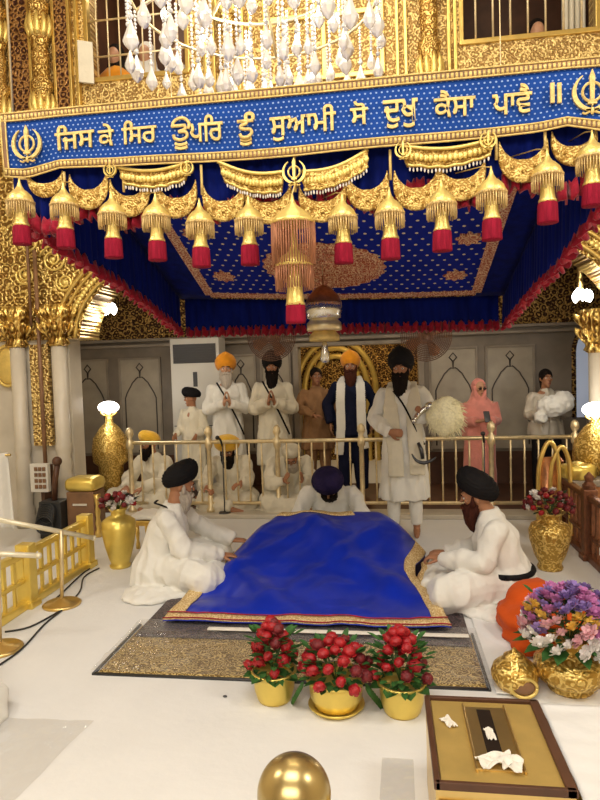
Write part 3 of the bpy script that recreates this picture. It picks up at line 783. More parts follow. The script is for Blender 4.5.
plate([(218, 162), (284, 172), (282, 192), (226, 182)], 'gold brocade swag sloping down to the centre emblem from the left')
plate([(302, 172), (368, 150), (368, 168), (304, 191)], 'gold brocade swag rising to the right from the centre emblem')
plate([(400, 146), (494, 139), (490, 156), (408, 166)], 'wide gold brocade plate with bead fringe at right of canopy front')
for px, py, r, lab in ((110, 170, 7, 'small gold sword emblem at left end of the left brocade plate'), (187, 168, 7, 'small gold sword emblem at right end of the left brocade plate'), (403, 150, 8, 'small gold sword emblem at left end of the right brocade plate'), (488, 140, 8, 'small gold sword emblem at right end of the right brocade plate'), (294, 172, 12, 'larger gold sword and ring emblem at the centre of the canopy front')):
    p = U(px, py, YC - .05); bm = nb(); khanda(bm, (0, 0), r / 203, 0); o = obj('sword_emblem', bm, 'gold_bright', smooth=False); o.location = p
    tag(o, lab, 'emblem', 'sword emblems on the valance')
for k, (px, pt, pb_) in enumerate(((64, 172, 186), (123, 172, 192), (201, 165, 195), (390, 150, 180), (496, 132, 160), (545, 128, 150), (294, 148, 192))):
    p = U(px, pt, YC - .015); q = U(px, pb_, YC - .015); bm = nb(); tube(bm, [(0, 0, 0), (0, 0, q.z - p.z)], .007, 8)
    for v in bm.verts: v.co += p
    obc('gold_cord', bm, 'gold_soft')

# ---- tassels
def fringe(bm, r, z0, z1, n, rr=.0035):
    for k in range(n):
        a = 2 * pi * k / n; l = z1 - random.uniform(0, .008)
        tube(bm, [(r * cos(a), r * sin(a), z0), (r * 1.02 * cos(a), r * 1.02 * sin(a), (z0 + l) / 2), (r * cos(a), r * sin(a), l)], rr, 4)
def tassel(name, label, s=1.0):
    t = thing(name, label, 'tassel', (0, 0, 0), 0, 'gold and red tassels along the canopy front')
    bm = nb(); lathe(bm, [(.003, 0), (.006, -.02), (.012, -.04), (.024, -.06), (.036, -.068), (.055, -.088), (.066, -.112), (.068, -.125), (.06, -.128)], 28, flute=lambda z, a: .02 * sin(12 * a)); obj('dome', bm, 'gold_bright', t)
    bm = nb(); lathe(bm, [(.0665, -.116), (.0715, -.12), (.0715, -.128), (.0665, -.131)], 28); fringe(bm, .066, -.128, -.185, 34); obj('fringe', bm, 'fringe_gold', t)
    bm = nb(); lathe(bm, [(.022, -.12), (.026, -.17), (.034, -.225), (.04, -.235), (.04, -.243)], 20, flute=lambda z, a: .05 * sin(8 * a)); obj('stem', bm, 'gold_bright', t)
    bm = nb(); lathe(bm, [(.038, -.24), (.043, -.25), (.046, -.33), (.045, -.335)], 40, flute=lambda z, a: .05 * sin(20 * a)); obj('skirt', bm, 'fringe_red', t)
    return t
tass = [(19, 178), (63, 181), (111, 190), (155, 192), (199, 198), (248, 195), (342, 192), (389, 187), (441, 178), (491, 166), (547, 148), (592, 130)]
ordn = ['leftmost tassel on the canopy front, before the gold column', 'second from the left', 'third from the left', 'fourth from the left', 'fifth from the left', 'nearest on the left of the double tassel', 'nearest on the right of the double tassel', 'fifth from the right', 'fourth from the right', 'third from the right', 'second from the right, beside the ruffled corner', 'rightmost, cut by the frame edge']
t0 = None
for (px, py), ps in zip(tass, ordn):
    p = U(px, py, 2.98); lab = 'gold dome tassel with red skirt, ' + ps if 'tassel' not in ps.split()[1:2] else 'gold dome tassel with red skirt, leftmost of the row'
    if t0 is None: t0 = tassel('hanging_tassel', lab); t0.location = p; r = t0
    else: r = dup(t0, p, random.random(), lab)
    bm = nb(); tube(bm, [(0, 0, -.005), (0, .06, .012), (0, .2, .02)], .003, 5); obj('cord', bm, 'gold_soft', r)
# central double tassel
p = U(292, 194, 2.9); t = thing('double_tassel', 'large two tier gold tassel with copper fringe at the centre of the canopy', 'tassel', p)
bm = nb(); lathe(bm, [(.004, 0), (.01, -.03), (.02, -.05), (.045, -.07), (.08, -.1), (.1, -.125), (.104, -.14), (.09, -.142)], 32, flute=lambda z, a: .025 * sin(10 * a)); obj('upper_dome', bm, 'gold_bright', t)
bm = nb(); fringe(bm, .1, -.135, -.325, 50); obj('upper_fringe', bm, 'fringe_copper', t)
bm = nb(); lathe(bm, [(.012, -.14), (.015, -.24), (.03, -.27), (.07, -.295), (.088, -.32), (.09, -.335), (.07, -.336)], 28, flute=lambda z, a: .02 * sin(12 * a)); obj('lower_dome', bm, 'gold_bright', t)
bm = nb(); fringe(bm, .087, -.33, -.44, 44); obj('lower_fringe', bm, 'fringe_copper', t)
bm = nb(); lathe(bm, [(.028, -.33), (.034, -.41), (.042, -.50), (.046, -.515)], 20, flute=lambda z, a: .04 * sin(8 * a)); obj('stem', bm, 'gold_bright', t)
bm = nb(); lathe(bm, [(.044, -.51), (.046, -.53), (.048, -.585), (.046, -.6)], 36, flute=lambda z, a: .06 * sin(18 * a)); obj('skirt', bm, 'fringe_red', t)
bm = nb(); tube(bm, [(0, 0, 0), (0, .12, .08), (0, .28, .1)], .004, 6); obj('cord', bm, 'gold_soft', t)

# ---- chandelier
def chandelier():
    cy = 4.3; c = U(256, 40, cy); t = thing('chandelier', 'large crystal chandelier with hanging glass drops at top of the picture', 'chandelier', (c.x, cy, 4.1))
    bm = nb()
    for r, z in ((.85, .1), (.62, .25), (.4, .4), (.2, .8)): tube(bm, [(r * cos(2 * pi * i / 40), r * sin(2 * pi * i / 40), z) for i in range(41)], .012, 8)
    for k in range(8):
        a = 2 * pi * k / 8; tube(bm, [(0, 0, .4), (.4 * cos(a), .4 * sin(a), .32), (.85 * cos(a), .85 * sin(a), .1)], .012, 8, 3)
    tube(bm, [(0, 0, .1), (0, 0, 2.9)], .03, 10); lathe(bm, [(.02, .3), (.12, .38), (.16, .5), (.1, .62), (.04, .7)], 20)
    obj('frame', bm, 'old_brass', t)
    bm = nb()   # one strand of beads
    for i in range(12): ell(bm, (0, 0, -.03 * i), (.011, .011, .013), 6)
    strand = bpy.data.meshes.new('crystal_strand'); bm.to_mesh(strand); bm.free(); strand.materials.append(M['crystal'])
    bm = nb(); lathe(bm, [(.002, 0), (.008, -.015), (.02, -.05), (.034, -.085), (.036, -.1), (.024, -.125), (.004, -.145)], 8); ell(bm, (0, 0, .012), .014, 6)
    drop = bpy.data.meshes.new('crystal_drop'); bm.to_mesh(drop); bm.free(); drop.materials.append(M['crystal'])
    ns = nd_ = 0
    for r, z, n in ((.85, .1, 30), (.62, .22, 26), (.4, .1, 20), (.22, .0, 12)):
        for k in range(n):
            a = 2 * pi * (k + random.uniform(-.2, .2)) / n
            o = bpy.data.objects.new('crystal_strand', strand); C.objects.link(o); o.parent = t
            zb = z - (.0 if r > .8 else .03); o.location = (r * cos(a), r * sin(a), zb); s = random.uniform(.75, 1.1) if r > .8 else random.uniform(.9, 1.25); o.scale = (1, 1, s)
            d = bpy.data.objects.new('crystal_drop', drop); C.objects.link(d); d.parent = t; d.location = (r * cos(a), r * sin(a), zb - .345 * s); d.rotation_euler.z = a
            q = random.uniform(.9, 1.4); d.scale = (q, q, q)
    for k in range(12):
        a = 2 * pi * (k + .5) / 12; bm = nb(); lathe(bm, [(.012, 0), (.022, .03), (.02, .06), (.003, .1)], 10, (.74 * cos(a), .74 * sin(a), .12)); obj('bulb', bm, 'chand_bulb', t)
    for k in range(4):
        a = 2 * pi * k / 4 + .5; point('chandelier_lamp', t.location + V((.5 * cos(a), .5 * sin(a), .2)), 14, (1, .93, .82), .08)
chandelier()

# ================================================================== PEOPLE
def hand(bm, w, d, n, side=1, curl=.35, s=1.0):
    w = V(w); d = V(d).normalized(); n = V(n); n = (n - d * n.dot(d)).normalized(); t = d.cross(n) * side
    loft(bm, [(w - d * .03, .027 * s, .02 * s), (w + d * .01, .03 * s, .019 * s), (w + d * .05 * s, .042 * s, .017 * s), (w + d * .09 * s, .04 * s, .014 * s)], 14, t)
    for i, L in enumerate((.07, .08, .074, .058)):
        b_ = w + d * .08 * s + t * (.031 - .021 * i) * s; pts = [b_]; a = 0; p = b_
        for k in range(3):
            a += curl * (.7 + .3 * k); p = p + (d * cos(a) + n * sin(a)) * L * s * (.42, .32, .26)[k]; pts.append(p)
        tube(bm, pts, [.0095 * s, .009 * s, .008 * s, .0065 * s], 8)
    b_ = w + d * .02 * s + t * .028 * s; p1 = b_ + (d * .6 + t * .7 + n * .25).normalized() * .04 * s; p2 = p1 + (d * .85 + t * .25 + n * .4).normalized() * .032 * s; p3 = p2 + (d * .9 + n * .5).normalized() * .02 * s
    tube(bm, [b_, p1, p2, p3], [.014 * s, .012 * s, .0105 * s, .008 * s], 8)

def person(label, loc, rotz, J, vox=.011, skin='skin', scale=1.0, beard=None, beard_l=.2, turban=None, tsize=(.125, .145, .115), ttilt=0, hands=None, feet=True, cover=None):
    """J: joints in the local frame, the person faces -Y"""
    t = thing('person', label, 'person', loc, rotz); t.scale = (scale,) * 3
    H = Matrix.Translation(V(J['head'])) @ Euler(J.get('hrot', (0, 0, 0))).to_matrix().to_4x4()
    bm = nb()
    # head
    h = nb(); ell(h, (0, .005, .03), (.074, .093, .095), 24); ell(h, (0, -.025, -.035), (.055, .062, .072), 20)
    ell(h, (0, -.088, .048), (.05, .014, .012), 12)                       # brow
    tube(h, [(0, -.085, .045), (0, -.103, .01), (0, -.112, -.008)], [.008, .012, .014], 8)   # nose
    ell(h, (0, -.082, -.055), (.022, .014, .016), 10); ell(h, (0, -.075, -.09), (.024, .02, .018), 10)
    for sx in (-1, 1): ell(h, (sx * .076, .012, .01), (.012, .02, .032), 10); ell(h, (sx * .042, -.065, 0), (.022, .02, .02), 10)
    bmesh.ops.transform(h, matrix=H, verts=h.verts); me = bpy.data.meshes.new('x'); h.to_mesh(me); h.free(); bm.from_mesh(me)
    nk = V(J['neck']); hd = V(J['head'])
    tube(bm, [nk - V((0, 0, .05)), nk, H @ V((0, .015, -.02))], [.065, .058, .055], 14)
    sv = (V(J['shL']) - V(J['shR'])).normalized()
    pe, wa, ch = V(J['pel']), V(J['waist']), V(J['chest'])
    loft(bm, [(pe - (wa - pe).normalized() * .08, .12, .09), (pe, .155, .11), (wa, .13, .095), (ch, .16, .11), (ch.lerp(nk, .7), .13, .085), (nk, .06, .055)], 24, sv)
    for s_ in ('L', 'R'):
        tube(bm, [ch.lerp(V(J['sh' + s_]), .6) , J['sh' + s_], V(J['sh' + s_]).lerp(V(J['el' + s_]), .5), J['el' + s_], V(J['el' + s_]).lerp(V(J['wr' + s_]), .4), J['wr' + s_]], [.06, .056, .046, .038, .036, .025], 12)
        tube(bm, [J['hip' + s_], V(J['hip' + s_]).lerp(V(J['kn' + s_]), .5), J['kn' + s_], V(J['kn' + s_]).lerp(V(J['an' + s_]), .35), J['an' + s_]], [.085, .075, .054, .052, .034], 12)
        if feet:
            a = V(J['an' + s_]); fd = V(J.get('ft' + s_, (0, -1, 0)))
            tube(bm, [a + V((0, 0, .0)) - fd * .03, a + V((0, 0, -.03)), a + fd * .09 + V((0, 0, -.045)), a + fd * .16 + V((0, 0, -.052))], [.032, .036, .03, .02], 10)
        if hands:
            d, n, sd, cu = hands[s_]; hand(bm, J['wr' + s_], d, n, sd, cu, 1.05)
    obj('body', None, skin, t, mesh=remesh(bm, vox if vox < .0095 else .0115, 2))
    # face details
    bm = nb(); b2 = nb()
    for sx in (-1, 1):
        r = ell(bm, (sx * .031, -.081, .022), (.014, .008, .0085), 10); ell(b2, (sx * .031, -.088, .022), (.006, .003, .006), 8)
        tube(b2, [(sx * .012, -.097, .045), (sx * .032, -.1, .052), (sx * .052, -.088, .046)], .004, 6)
    for q in (bm, b2): bmesh.ops.transform(q, matrix=H, verts=q.verts)
    obj('eyes', bm, 'eye', t); obj('brows', b2, 'beard', t)
    if beard:
        bm = nb(); L = beard_l
        fo = lambda q, a: .09 * sin(11 * a + q * 4) + .06 * sin(23 * a - q * 7)
        loft(bm, [(V((0, -.01, -.02)), .074, .04), (V((0, -.04, -.055)), .074, .060), (V((0, -.06, -.085)), .076, .058), (V((0, -.07, -.12)), .07, .045), (V((0, -.075, -.09 - L * .5)), .058, .036), (V((0, -.07, -.1 - L * .8)), .036, .024), (V((0, -.065, -.1 - L)), .008, .008)], 40, fold=fo)
        for sx in (-1, 1):
            tube(bm, [(0, -.107, -.032), (sx * .025, -.108, -.04), (sx * .05, -.095, -.055)], [.013, .014, .008], 8); tube(bm, [(sx * .068, -.01, .03), (sx * .068, -.03, -.04)], [.012, .022], 8)
        bmesh.ops.transform(bm, matrix=H, verts=bm.verts); obj('beard', bm, beard, t)
    bm = nb(); ell(bm, (0, -.098, -.052), (.02, .006, .007), 10); bmesh.ops.transform(bm, matrix=H, verts=bm.verts); obj('lips', bm, 'lip', t)
    if turban:
        T = H @ Matrix.Translation((0, .025, .095)) @ Matrix.Rotation(ttilt, 4, 'X')
        def g(u, v):
            a = 2 * pi * u; b_ = -pi * .22 + (pi * .72) * v; x, y, z = cos(a) * cos(b_), sin(a) * cos(b_), sin(b_)
            q = (z * 1.1 + abs(x) * .9 * (1 if y < .2 else .6)) * 4.2; sw = q - math.floor(q); f = .075 * (sw - .5) * (1 - v ** 4)
            pk = .12 * max(0, -y) * max(0, 1 - abs(x) * 2.2) * max(0, z + .35)
            return T @ V((x * tsize[0] * (1 + f), y * tsize[1] * (1 + f), z * tsize[2] * (1 + f) + pk * tsize[2] * 2 - y * .035))
        bm = grid(g, 72, 40, uv=False); bmesh.ops.remove_doubles(bm, verts=bm.verts, dist=.0008); bmesh.ops.holes_fill(bm, edges=[e for e in bm.edges if e.is_boundary])
        bmesh.ops.recalc_face_normals(bm, faces=bm.faces); obj('turban', bm, turban, t)
    return t, H

def cloth(name, t, secs, tubes=(), m='robe', vox=.011, wr=.006, wsc=(9, 9, 3), seed=0, u=(1, 0, 0), fold=None, extra=None, sm=3):
    bm = nb()
    if secs: loft(bm, secs, 48, u, fold)
    for pts, rr in tubes: tube(bm, pts, rr, 16, 3)
    if extra: extra(bm)
    return obj(name, None, m, t, mesh=remesh(bm, vox, sm, wr, wsc, seed))

def standing(**kw):
    J = dict(pel=(0, 0, .95), waist=(0, -.01, 1.1), chest=(0, 0, 1.3), neck=(0, .01, 1.47), head=(0, -.02, 1.61),
             shL=(.175, .01, 1.385), shR=(-.175, .01, 1.385), elL=(.24, .0, 1.12), elR=(-.24, .0, 1.12), wrL=(.2, -.2, 1.05), wrR=(-.2, -.2, 1.05),
             hipL=(.09, 0, .92), hipR=(-.09, 0, .92), knL=(.1, -.02, .5), knR=(-.1, -.02, .5), anL=(.11, .0, .07), anR=(-.11, .0, .07))
    J.update(kw); return J
def pleat(k=9, a=.05): return lambda q, an: a * (1 - q) * sin(k * an + 3 * q) + .02 * sin(17 * an) * (1 - q)
def kameez(t, J, m='robe', hem=.5, vox=.011, seed=0, sl=.06, wide=1.0, name='robe', wr=.02):
    nk = V(J['neck']); ch = V(J['chest'])
    secs = [(V((0, 0, hem)), .235 * wide, .17 * wide), (V((0, 0, hem + .2)), .215 * wide, .155 * wide), (V((0, 0, .92)), .19 * wide, .145), (V((0, -.005, 1.1)), .172 * wide, .135), (ch, .185, .135), (ch.lerp(nk, .55), .165, .105), (nk - V((0, 0, .02)), .095, .075), (nk + V((0, 0, .02)), .068, .066)]
    tb = []
    for s_ in 'LR':
        sh, el, wrr = V(J['sh' + s_]), V(J['el' + s_]), V(J['wr' + s_]); tb.append(([ch.lerp(sh, .5), sh, sh.lerp(el, .5), el, el.lerp(wrr, .5), wrr], [.06, .064, .062, sl + .004, sl, sl - .012]))
    return cloth(name, t, secs, tb, m, vox, wr, seed=seed, fold=pleat())
def trousers(t, J, m='robe', r=.085, vox=.012, top=.9):
    tb = []
    for s_ in 'LR': tb.append(([J['hip' + s_], J['kn' + s_], V(J['an' + s_]) + V((0, 0, .03))], [.11, r, r * .72]))
    return cloth('trousers', t, None, tb, m, vox, .006, (9, 9, 5))
def anjali(J, z=1.2):
    J.update(elL=(.25, -.04, 1.12), elR=(-.25, -.04, 1.12), wrL=(.035, -.25, z), wrR=(-.035, -.25, z)); return J
AN = {'L': ((-.12, -.25, 1), (-1, 0, 0), 1, .05), 'R': ((.12, -.25, 1), (1, 0, 0), -1, .05)}
def strap(t, pts, r=.016, m='black', name='shoulder_strap'):
    bm = nb(); tube(bm, pts, r, 8, 4, .35); return obj(name, bm, m, t)

# --- attendant with fly whisk, standing behind the throne
J = standing(elR=(-.27, -.03, 1.14), wrR=(-.12, -.23, 1.03), elL=(.29, -.06, 1.16), wrL=(.13, -.2, 1.17), head=(-.01, -.02, 1.60), hrot=(0, 0, -.15))
t, H = person('bearded attendant in black turban and long white robe, standing with a whisk before the railing', (.14, 6.08, 0), -.05, J, beard='beard', beard_l=.24, turban='black', tsize=(.125, .14, .13),
              hands={'R': ((.9, -.25, -.1), (0, 1, .1), -1, .9), 'L': ((.3, -.5, .5), (-.9, .1, 0), 1, 1.0)}, vox=.009)
kameez(t, J, hem=.36, vox=.010, seed=3, sl=.07, wide=1.02)
trousers(t, J, r=.075)
bm = nb()    # long white stole around the neck
for sx in (-1, 1):
    pts = [(sx * .03, .09, 1.46), (sx * .10, .05, 1.48), (sx * .11, -.07, 1.43), (sx * .11, -.15, 1.25), (sx * .10 + .01, -.17, 1.0), (sx * .10 + .03, -.19, .8), (sx * .10 + .03, -.2, .62 if sx > 0 else .6)]
    loft(bm, [(V(p), .045 if i < 3 else .075, .016) for i, p in enumerate(pts)], 24, (1, 0, 0), lambda q, a: .06 * sin(7 * a))
obj('stole', None, 'robe_cream', t, mesh=remesh(bm, .010, 3, .004, (14, 14, 2), 2))
strap(t, [(-.12, -.05, 1.45), (.0, -.16, 1.3), (.1, -.18, 1.1), (.2, -.16, .9)], .013)
bm = nb(); tube(bm, [(.14, -.24, .93), (.17, -.25, .86), (.18, -.26, .78)], [.014, .02, .016], 8); tube(bm, [(.08, -.27, .83), (.12, -.28, .77), (.19, -.28, .745), (.26, -.28, .77), (.3, -.28, .80)], [.005, .014, .018, .014, .004], 8, 3); obj('curved_dagger', bm, 'steel', t)
# whisk held in the hand (a thing of its own)
w_ = thing('fly_whisk', 'large fluffy cream fly whisk with silver handle held by the attendant', 'whisk', (.14 + .155, 6.08 - .27, 1.215), 0); w_.scale = (1.12, 1.12, 1.2)
bm = nb(); tube(bm, [(-.05, -.02, -.06), (0, 0, 0), (.06, 0, .04)], [.016, .02, .022], 12, 3); ell(bm, (.075, 0, .045), (.045, .04, .035), 14); ell(bm, (-.055, -.02, -.065), .022, 10); obj('handle', bm, 'silver', w_)
bm = nb(); ell(bm, (.195, -.02, -.03), (.145, .10, .15), 28)
for v in bm.verts:
    q = v.co - V((.07, 0, .04)); n_ = noise.noise(v.co * 14); v.co += (v.co - V((.18, -.02, -.03))).normalized() * .02 * n_
core = obj('hair', bm, 'whisk', w_)
bm = nb()
for k in range(520):
    a = random.uniform(0, 2 * pi); b_ = random.uniform(-1, 1); d = V((cos(a) * sqrt(1 - b_ * b_), sin(a) * sqrt(1 - b_ * b_), b_)); c = V((.195, -.02, -.03)); p = c + V((d.x * .135, d.y * .09, d.z * .14)); e = p + V((d.x * .035 + .012, d.y * .02, d.z * .03 - .022)) * random.uniform(.5, 1.4)
    tube(bm, [p, p.lerp(e, .5) + V((0, 0, .004)), e], [.003, .002, .0008], 4)
sh_ = obj('hair_tips', bm, 'whisk', core)

# --- pilgrims behind the railing
def pilgrim(label, x, y, top, **k):
    """top: height of the turban top"""
    s = (top) / 1.80
    return s
YP = 7.72
J = anjali(standing()); t, H = person('man with orange turban, grey beard and white robe praying behind the railing', (-2.04, YP, .03), .25, J, scale=1.01, skin='skin_light', beard='beard_white', beard_l=.16, turban='orange', tsize=(.135, .145, .125), hands=AN)
kameez(t, J, hem=.28, seed=5, vox=.012); strap(t, [(-.12, -.06, 1.46), (.0, -.17, 1.25), (.12, -.19, 1.0), (.2, -.12, .8)]); trousers(t, J)
J = anjali(standing()); t, H = person('man with black turban, long black beard and cream robe praying, right of the air conditioner', (-1.44, YP, .03), .1, J, scale=1.01, beard='beard', beard_l=.22, turban='black', tsize=(.125, .14, .13), hands=AN)
kameez(t, J, 'robe_cream', hem=.42, seed=8, vox=.012, sl=.075); strap(t, [(-.12, -.06, 1.46), (.0, -.17, 1.25), (.12, -.19, 1.0), (.2, -.12, .8)]); trousers(t, J, 'robe_cream')
J = standing(elL=(.3, .08, 1.16), elR=(-.3, .08, 1.16), wrL=(.24, -.02, .93), wrR=(-.26, -.02, .93)); t, H = person('man in navy suit with orange turban and long white scarf behind the railing', (-.45, YP, .03), 0, J, beard='beard_red', beard_l=.16, turban='orange', hands={'L': ((0, -.2, -1), (-1, 0, 0), 1, .3), 'R': ((0, -.2, -1), (1, 0, 0), -1, .3)})
kameez(t, J, 'navy', hem=.78, seed=9, vox=.012, sl=.07, wide=.95, name='jacket'); trousers(t, J, 'navy', .1)
bm = nb()
for sx in (-1, 1):
    pts = [(sx * .04, .09, 1.47), (sx * .1, .03, 1.5), (sx * .12, -.09, 1.42), (sx * .125, -.17, 1.2), (sx * .125, -.18, .9), (sx * .16, -.17, .55 if sx < 0 else .62)]
    loft(bm, [(V(p), .035 if i < 2 else .058, .014) for i, p in enumerate(pts)], 20, (1, 0, 0), lambda q, a: .06 * sin(5 * a))
obj('scarf', None, 'robe', t, mesh=remesh(bm, .009, 3, .003, (14, 14, 2), 2))
def seated(lean=0, **kw):
    J = dict(pel=(0, .05, .12), waist=(0, .03 - lean * .3, .26), chest=(0, .0 - lean * .7, .45), neck=(0, -.03 - lean, .61), head=(0, -.09 - lean * 1.2, .74),
             shL=(.19, -.0 - lean, .545), shR=(-.19, -.0 - lean, .545), elL=(.25, -.2 - lean, .33), elR=(-.25, -.2 - lean, .33), wrL=(.12, -.42, .28), wrR=(-.12, -.42, .28),
             hipL=(.1, 0, .12), hipR=(-.1, 0, .12), knL=(.36, -.36, .13), knR=(-.36, -.36, .13), anL=(-.08, -.38, .07), anR=(.1, -.46, .07), ftL=(-.8, .2, 0), ftR=(.8, .1, 0))
    J.update(kw); return J
def seat_clothes(t, J, m='robe', vox=.010, seed=0, sl=.068, robe_name='robe', puddle=True, wr=.022):
    nk = V(J['neck']); ch = V(J['chest']); wa = V(J['waist']); pe = V(J['pel'])
    secs = [(V((pe.x, pe.y, .015)), .25, .22), (pe + V((0, 0, .02)), .235, .2), (wa, .19, .155), (ch, .195, .145), (ch.lerp(nk, .6), .155, .10), (nk - V((0, 0, .01)), .1, .08), (nk + V((0, -.005, .03)), .068, .066)]
    tb = []
    for s_ in 'LR':
        sh, el, wrr = V(J['sh' + s_]), V(J['el' + s_]), V(J['wr' + s_]); tb.append(([ch.lerp(sh, .5), sh, sh.lerp(el, .5), el, el.lerp(wrr, .5), wrr], [.065, .07, .07, sl + .01, sl, sl - .016]))
        hp, kn, an = V(J['hip' + s_]), V(J['kn' + s_]), V(J['an' + s_]); tb.append(([hp, hp.lerp(kn, .5) + V((0, 0, .03)), kn, kn.lerp(an, .5), an], [.14, .13, .115, .095, .07]))
    def ex(bm):
        if puddle:
            ell(bm, (0, -.12, .02), (.42, .36, .05), 28); ell(bm, (.3, .05, .02), (.2, .22, .04), 20); ell(bm, (-.3, .05, .02), (.2, .22, .04), 20)
            ell(bm, (0, -.3, .08), (.3, .16, .09), 24)
    def clampz(me):
        for v in me.vertices: v.co.z = max(v.co.z, .004)
    o = cloth(robe_name, t, secs, tb, m, vox, wr, (8, 8, 4), seed, extra=ex, fold=lambda q, a: .03 * sin(7 * a + 5 * q) * (1 - q))
    clampz(o.data); return o
# crouching / seated pilgrims
J = seated(.1, head=(0, -.2, .68), hrot=(.45, 0, .1), knL=(.26, -.3, .12), knR=(-.26, -.3, .12), wrL=(.2, -.4, .35), wrR=(-.2, -.4, .3)); t, H = person('man in bright orange turban with black beard seated low behind the railing', (-1.88, 7.25, .03), 0, J, beard='beard', beard_l=.15, turban='yellow', tsize=(.15, .15, .11), hands={'L': ((-.4, -.5, -.2), (0, 0, -1), 1, .4), 'R': ((.4, -.5, -.2), (0, 0, -1), -1, .4)}, vox=.012)
seat_clothes(t, J, 'robe_cream', .013, 4)
J = seated(.12, head=(.02, -.25, .6), hrot=(.7, 0, -.3), knL=(.26, -.3, .12), knR=(-.26, -.3, .12), wrL=(.1, -.45, .38), wrR=(-.1, -.45, .38)); t, H = person('pilgrim in cream clothes bowed with joined hands right of the seated orange turban', (-1.2, 7.22, .03), .3, J, beard='beard_white', beard_l=.08, turban='robe_cream', tsize=(.11, .12, .09), hands={'L': ((-.1, -.5, .4), (-1, 0, 0), 1, .2), 'R': ((.1, -.5, .4), (1, 0, 0), -1, .2)}, vox=.012)
seat_clothes(t, J, 'robe_cream', .013, 6)
J = seated(.03, hrot=(.1, 0, -.4)); t, H = person('man in ochre head cloth seated at left end of the railing', (-2.86, 7.3, .03), -.3, J, skin='skin', beard='beard', beard_l=.08, turban='yellow', tsize=(.115, .13, .09), hands={'L': ((-.4, -.5, -.2), (0, 0, -1), 1, .4), 'R': ((.4, -.5, -.2), (0, 0, -1), -1, .4)}, vox=.012)
seat_clothes(t, J, 'robe_cream', .013, 7)
J = standing(hrot=(.15, 0, -.75)); t, H = person('shorter figure in black turban and cream robe before the air conditioner', (-2.50, 7.70, .03), -.3, J, scale=.79, turban='black', tsize=(.14, .15, .10), hands={'L': ((0, -.6, -.6), (-1, 0, 0), 1, .3), 'R': ((0, -.6, -.6), (1, 0, 0), -1, .3)}, vox=.012)
kameez(t, J, 'robe_cream', hem=.3, seed=15, vox=.014); trousers(t, J, 'robe_cream')
# woman in pink shawl
def shawl(t, J, m, seed, low=.55, vox=.013, name='shawl'):
    nk = V(J['neck']); hd = V(J['head'])
    bm = nb()
    loft(bm, [(V((0, 0, low)), .25, .2), (V((0, 0, low + .3)), .26, .19), (V((0, 0, 1.15)), .27, .18), (V((0, .01, 1.36)), .235, .145), (nk + V((0, .02, .0)), .13, .12)], 40, fold=pleat(7, .03))
    ell(bm, hd + V((0, .045, .035)), (.105, .095, .12), 24); tube(bm, [hd + V((0, .05, -.05)), nk + V((0, .02, -.04))], [.095, .14], 20)
    for sx in (-1, 1): tube(bm, [hd + V((sx * .075, -.04, .03)), hd + V((sx * .07, -.055, -.08)), nk + V((sx * .03, -.07, -.03))], [.022, .025, .05], 12)
    tube(bm, [hd + V((-.08, -.02, .06)), hd + V((0, -.03, .118)), hd + V((.08, -.02, .06))], .024, 12, 3)
    for s_ in 'LR': tube(bm, [J['sh' + s_], J['el' + s_], V(J['el' + s_]).lerp(V(J['wr' + s_]), .8)], [.11, .1, .075], 14)
    obj(name, None, m, t, mesh=remesh(bm, vox, 3, .008, (9, 9, 3), seed))
J = standing(hrot=(.2, 0, .2), wrL=(.06, -.3, 1.15), wrR=(-.08, -.3, 1.15)); t, H = person('woman in pink shawl and sunglasses looking at a phone behind the railing', (1.09, YP, .03), .15, J, scale=.815, skin='skin_light', hands={'L': ((-.5, -.6, .1), (0, 0, 1), 1, .7), 'R': ((.5, -.6, .1), (0, 0, 1), -1, .7)})
shawl(t, J, 'pink', 3, .9); cloth('dress', t, [(V((0, 0, .12)), .25, .19), (V((0, 0, .5)), .24, .18), (V((0, 0, 1.0)), .22, .16)], (), 'pink', .013, .008, fold=pleat(8, .05))
bm = nb()
for sx in (-1, 1): ell(bm, (sx * .033, -.1, .022), (.026, .006, .02), 12)
box(bm, (-.075, -.1, .026), (.075, -.092, .032)); bmesh.ops.transform(bm, matrix=H, verts=bm.verts); obj('sunglasses', bm, 'iris', t)
bm = nb(); box(bm, (-.035, -.006, -.07), (.035, .006, .07), .004); o = obj('mobile_phone', bm, 'ac_dark'); o.location = (1.127, 7.355, 1.03); o.rotation_euler = (-.5, 0, .15); tag(o, 'black phone held by the woman in the pink shawl', 'phone')
J = standing(elL=(.25, -.1, 1.15), wrL=(.02, -.26, 1.24), wrR=(-.14, -.24, 1.18), hrot=(0, 0, .1)); t, H = person('person in dark trousers and pale top carrying a white bundle behind the railing', (1.87, 7.75, .03), .1, J, scale=.87, skin='skin', hands={'L': ((-.8, -.3, 0), (0, 1, .2), 1, .5), 'R': ((.8, -.3, .2), (0, 1, 0), -1, .5)})
kameez(t, J, 'marble', hem=.85, seed=12, vox=.013, name='shirt'); trousers(t, J, 'black', .1)
bm = nb(); q = V(J['head']); ell(bm, q + V((0, .02, .05)), (.09, .105, .10), 20); tube(bm, [q + V((0, .06, .02)), q + V((0, .05, -.12))], [.08, .06], 12); obj('hair', None, 'beard', t, mesh=remesh(bm, .012, 3, .004))
bm = nb(); ell(bm, (0, 0, 0), (.17, .11, .12), 24); ell(bm, (-.13, -.02, -.13), (.07, .06, .08), 16); ell(bm, (.12, 0, .05), (.12, .1, .12), 16)
o = obj('cloth_bundle', None, 'robe', mesh=remesh(bm, .012, 3, .02, (12, 12, 12), 5)); o.location = (1.86, 7.42, 1.13); tag(o, 'white cloth bundle carried by the person right of the pink shawl', 'bundle')
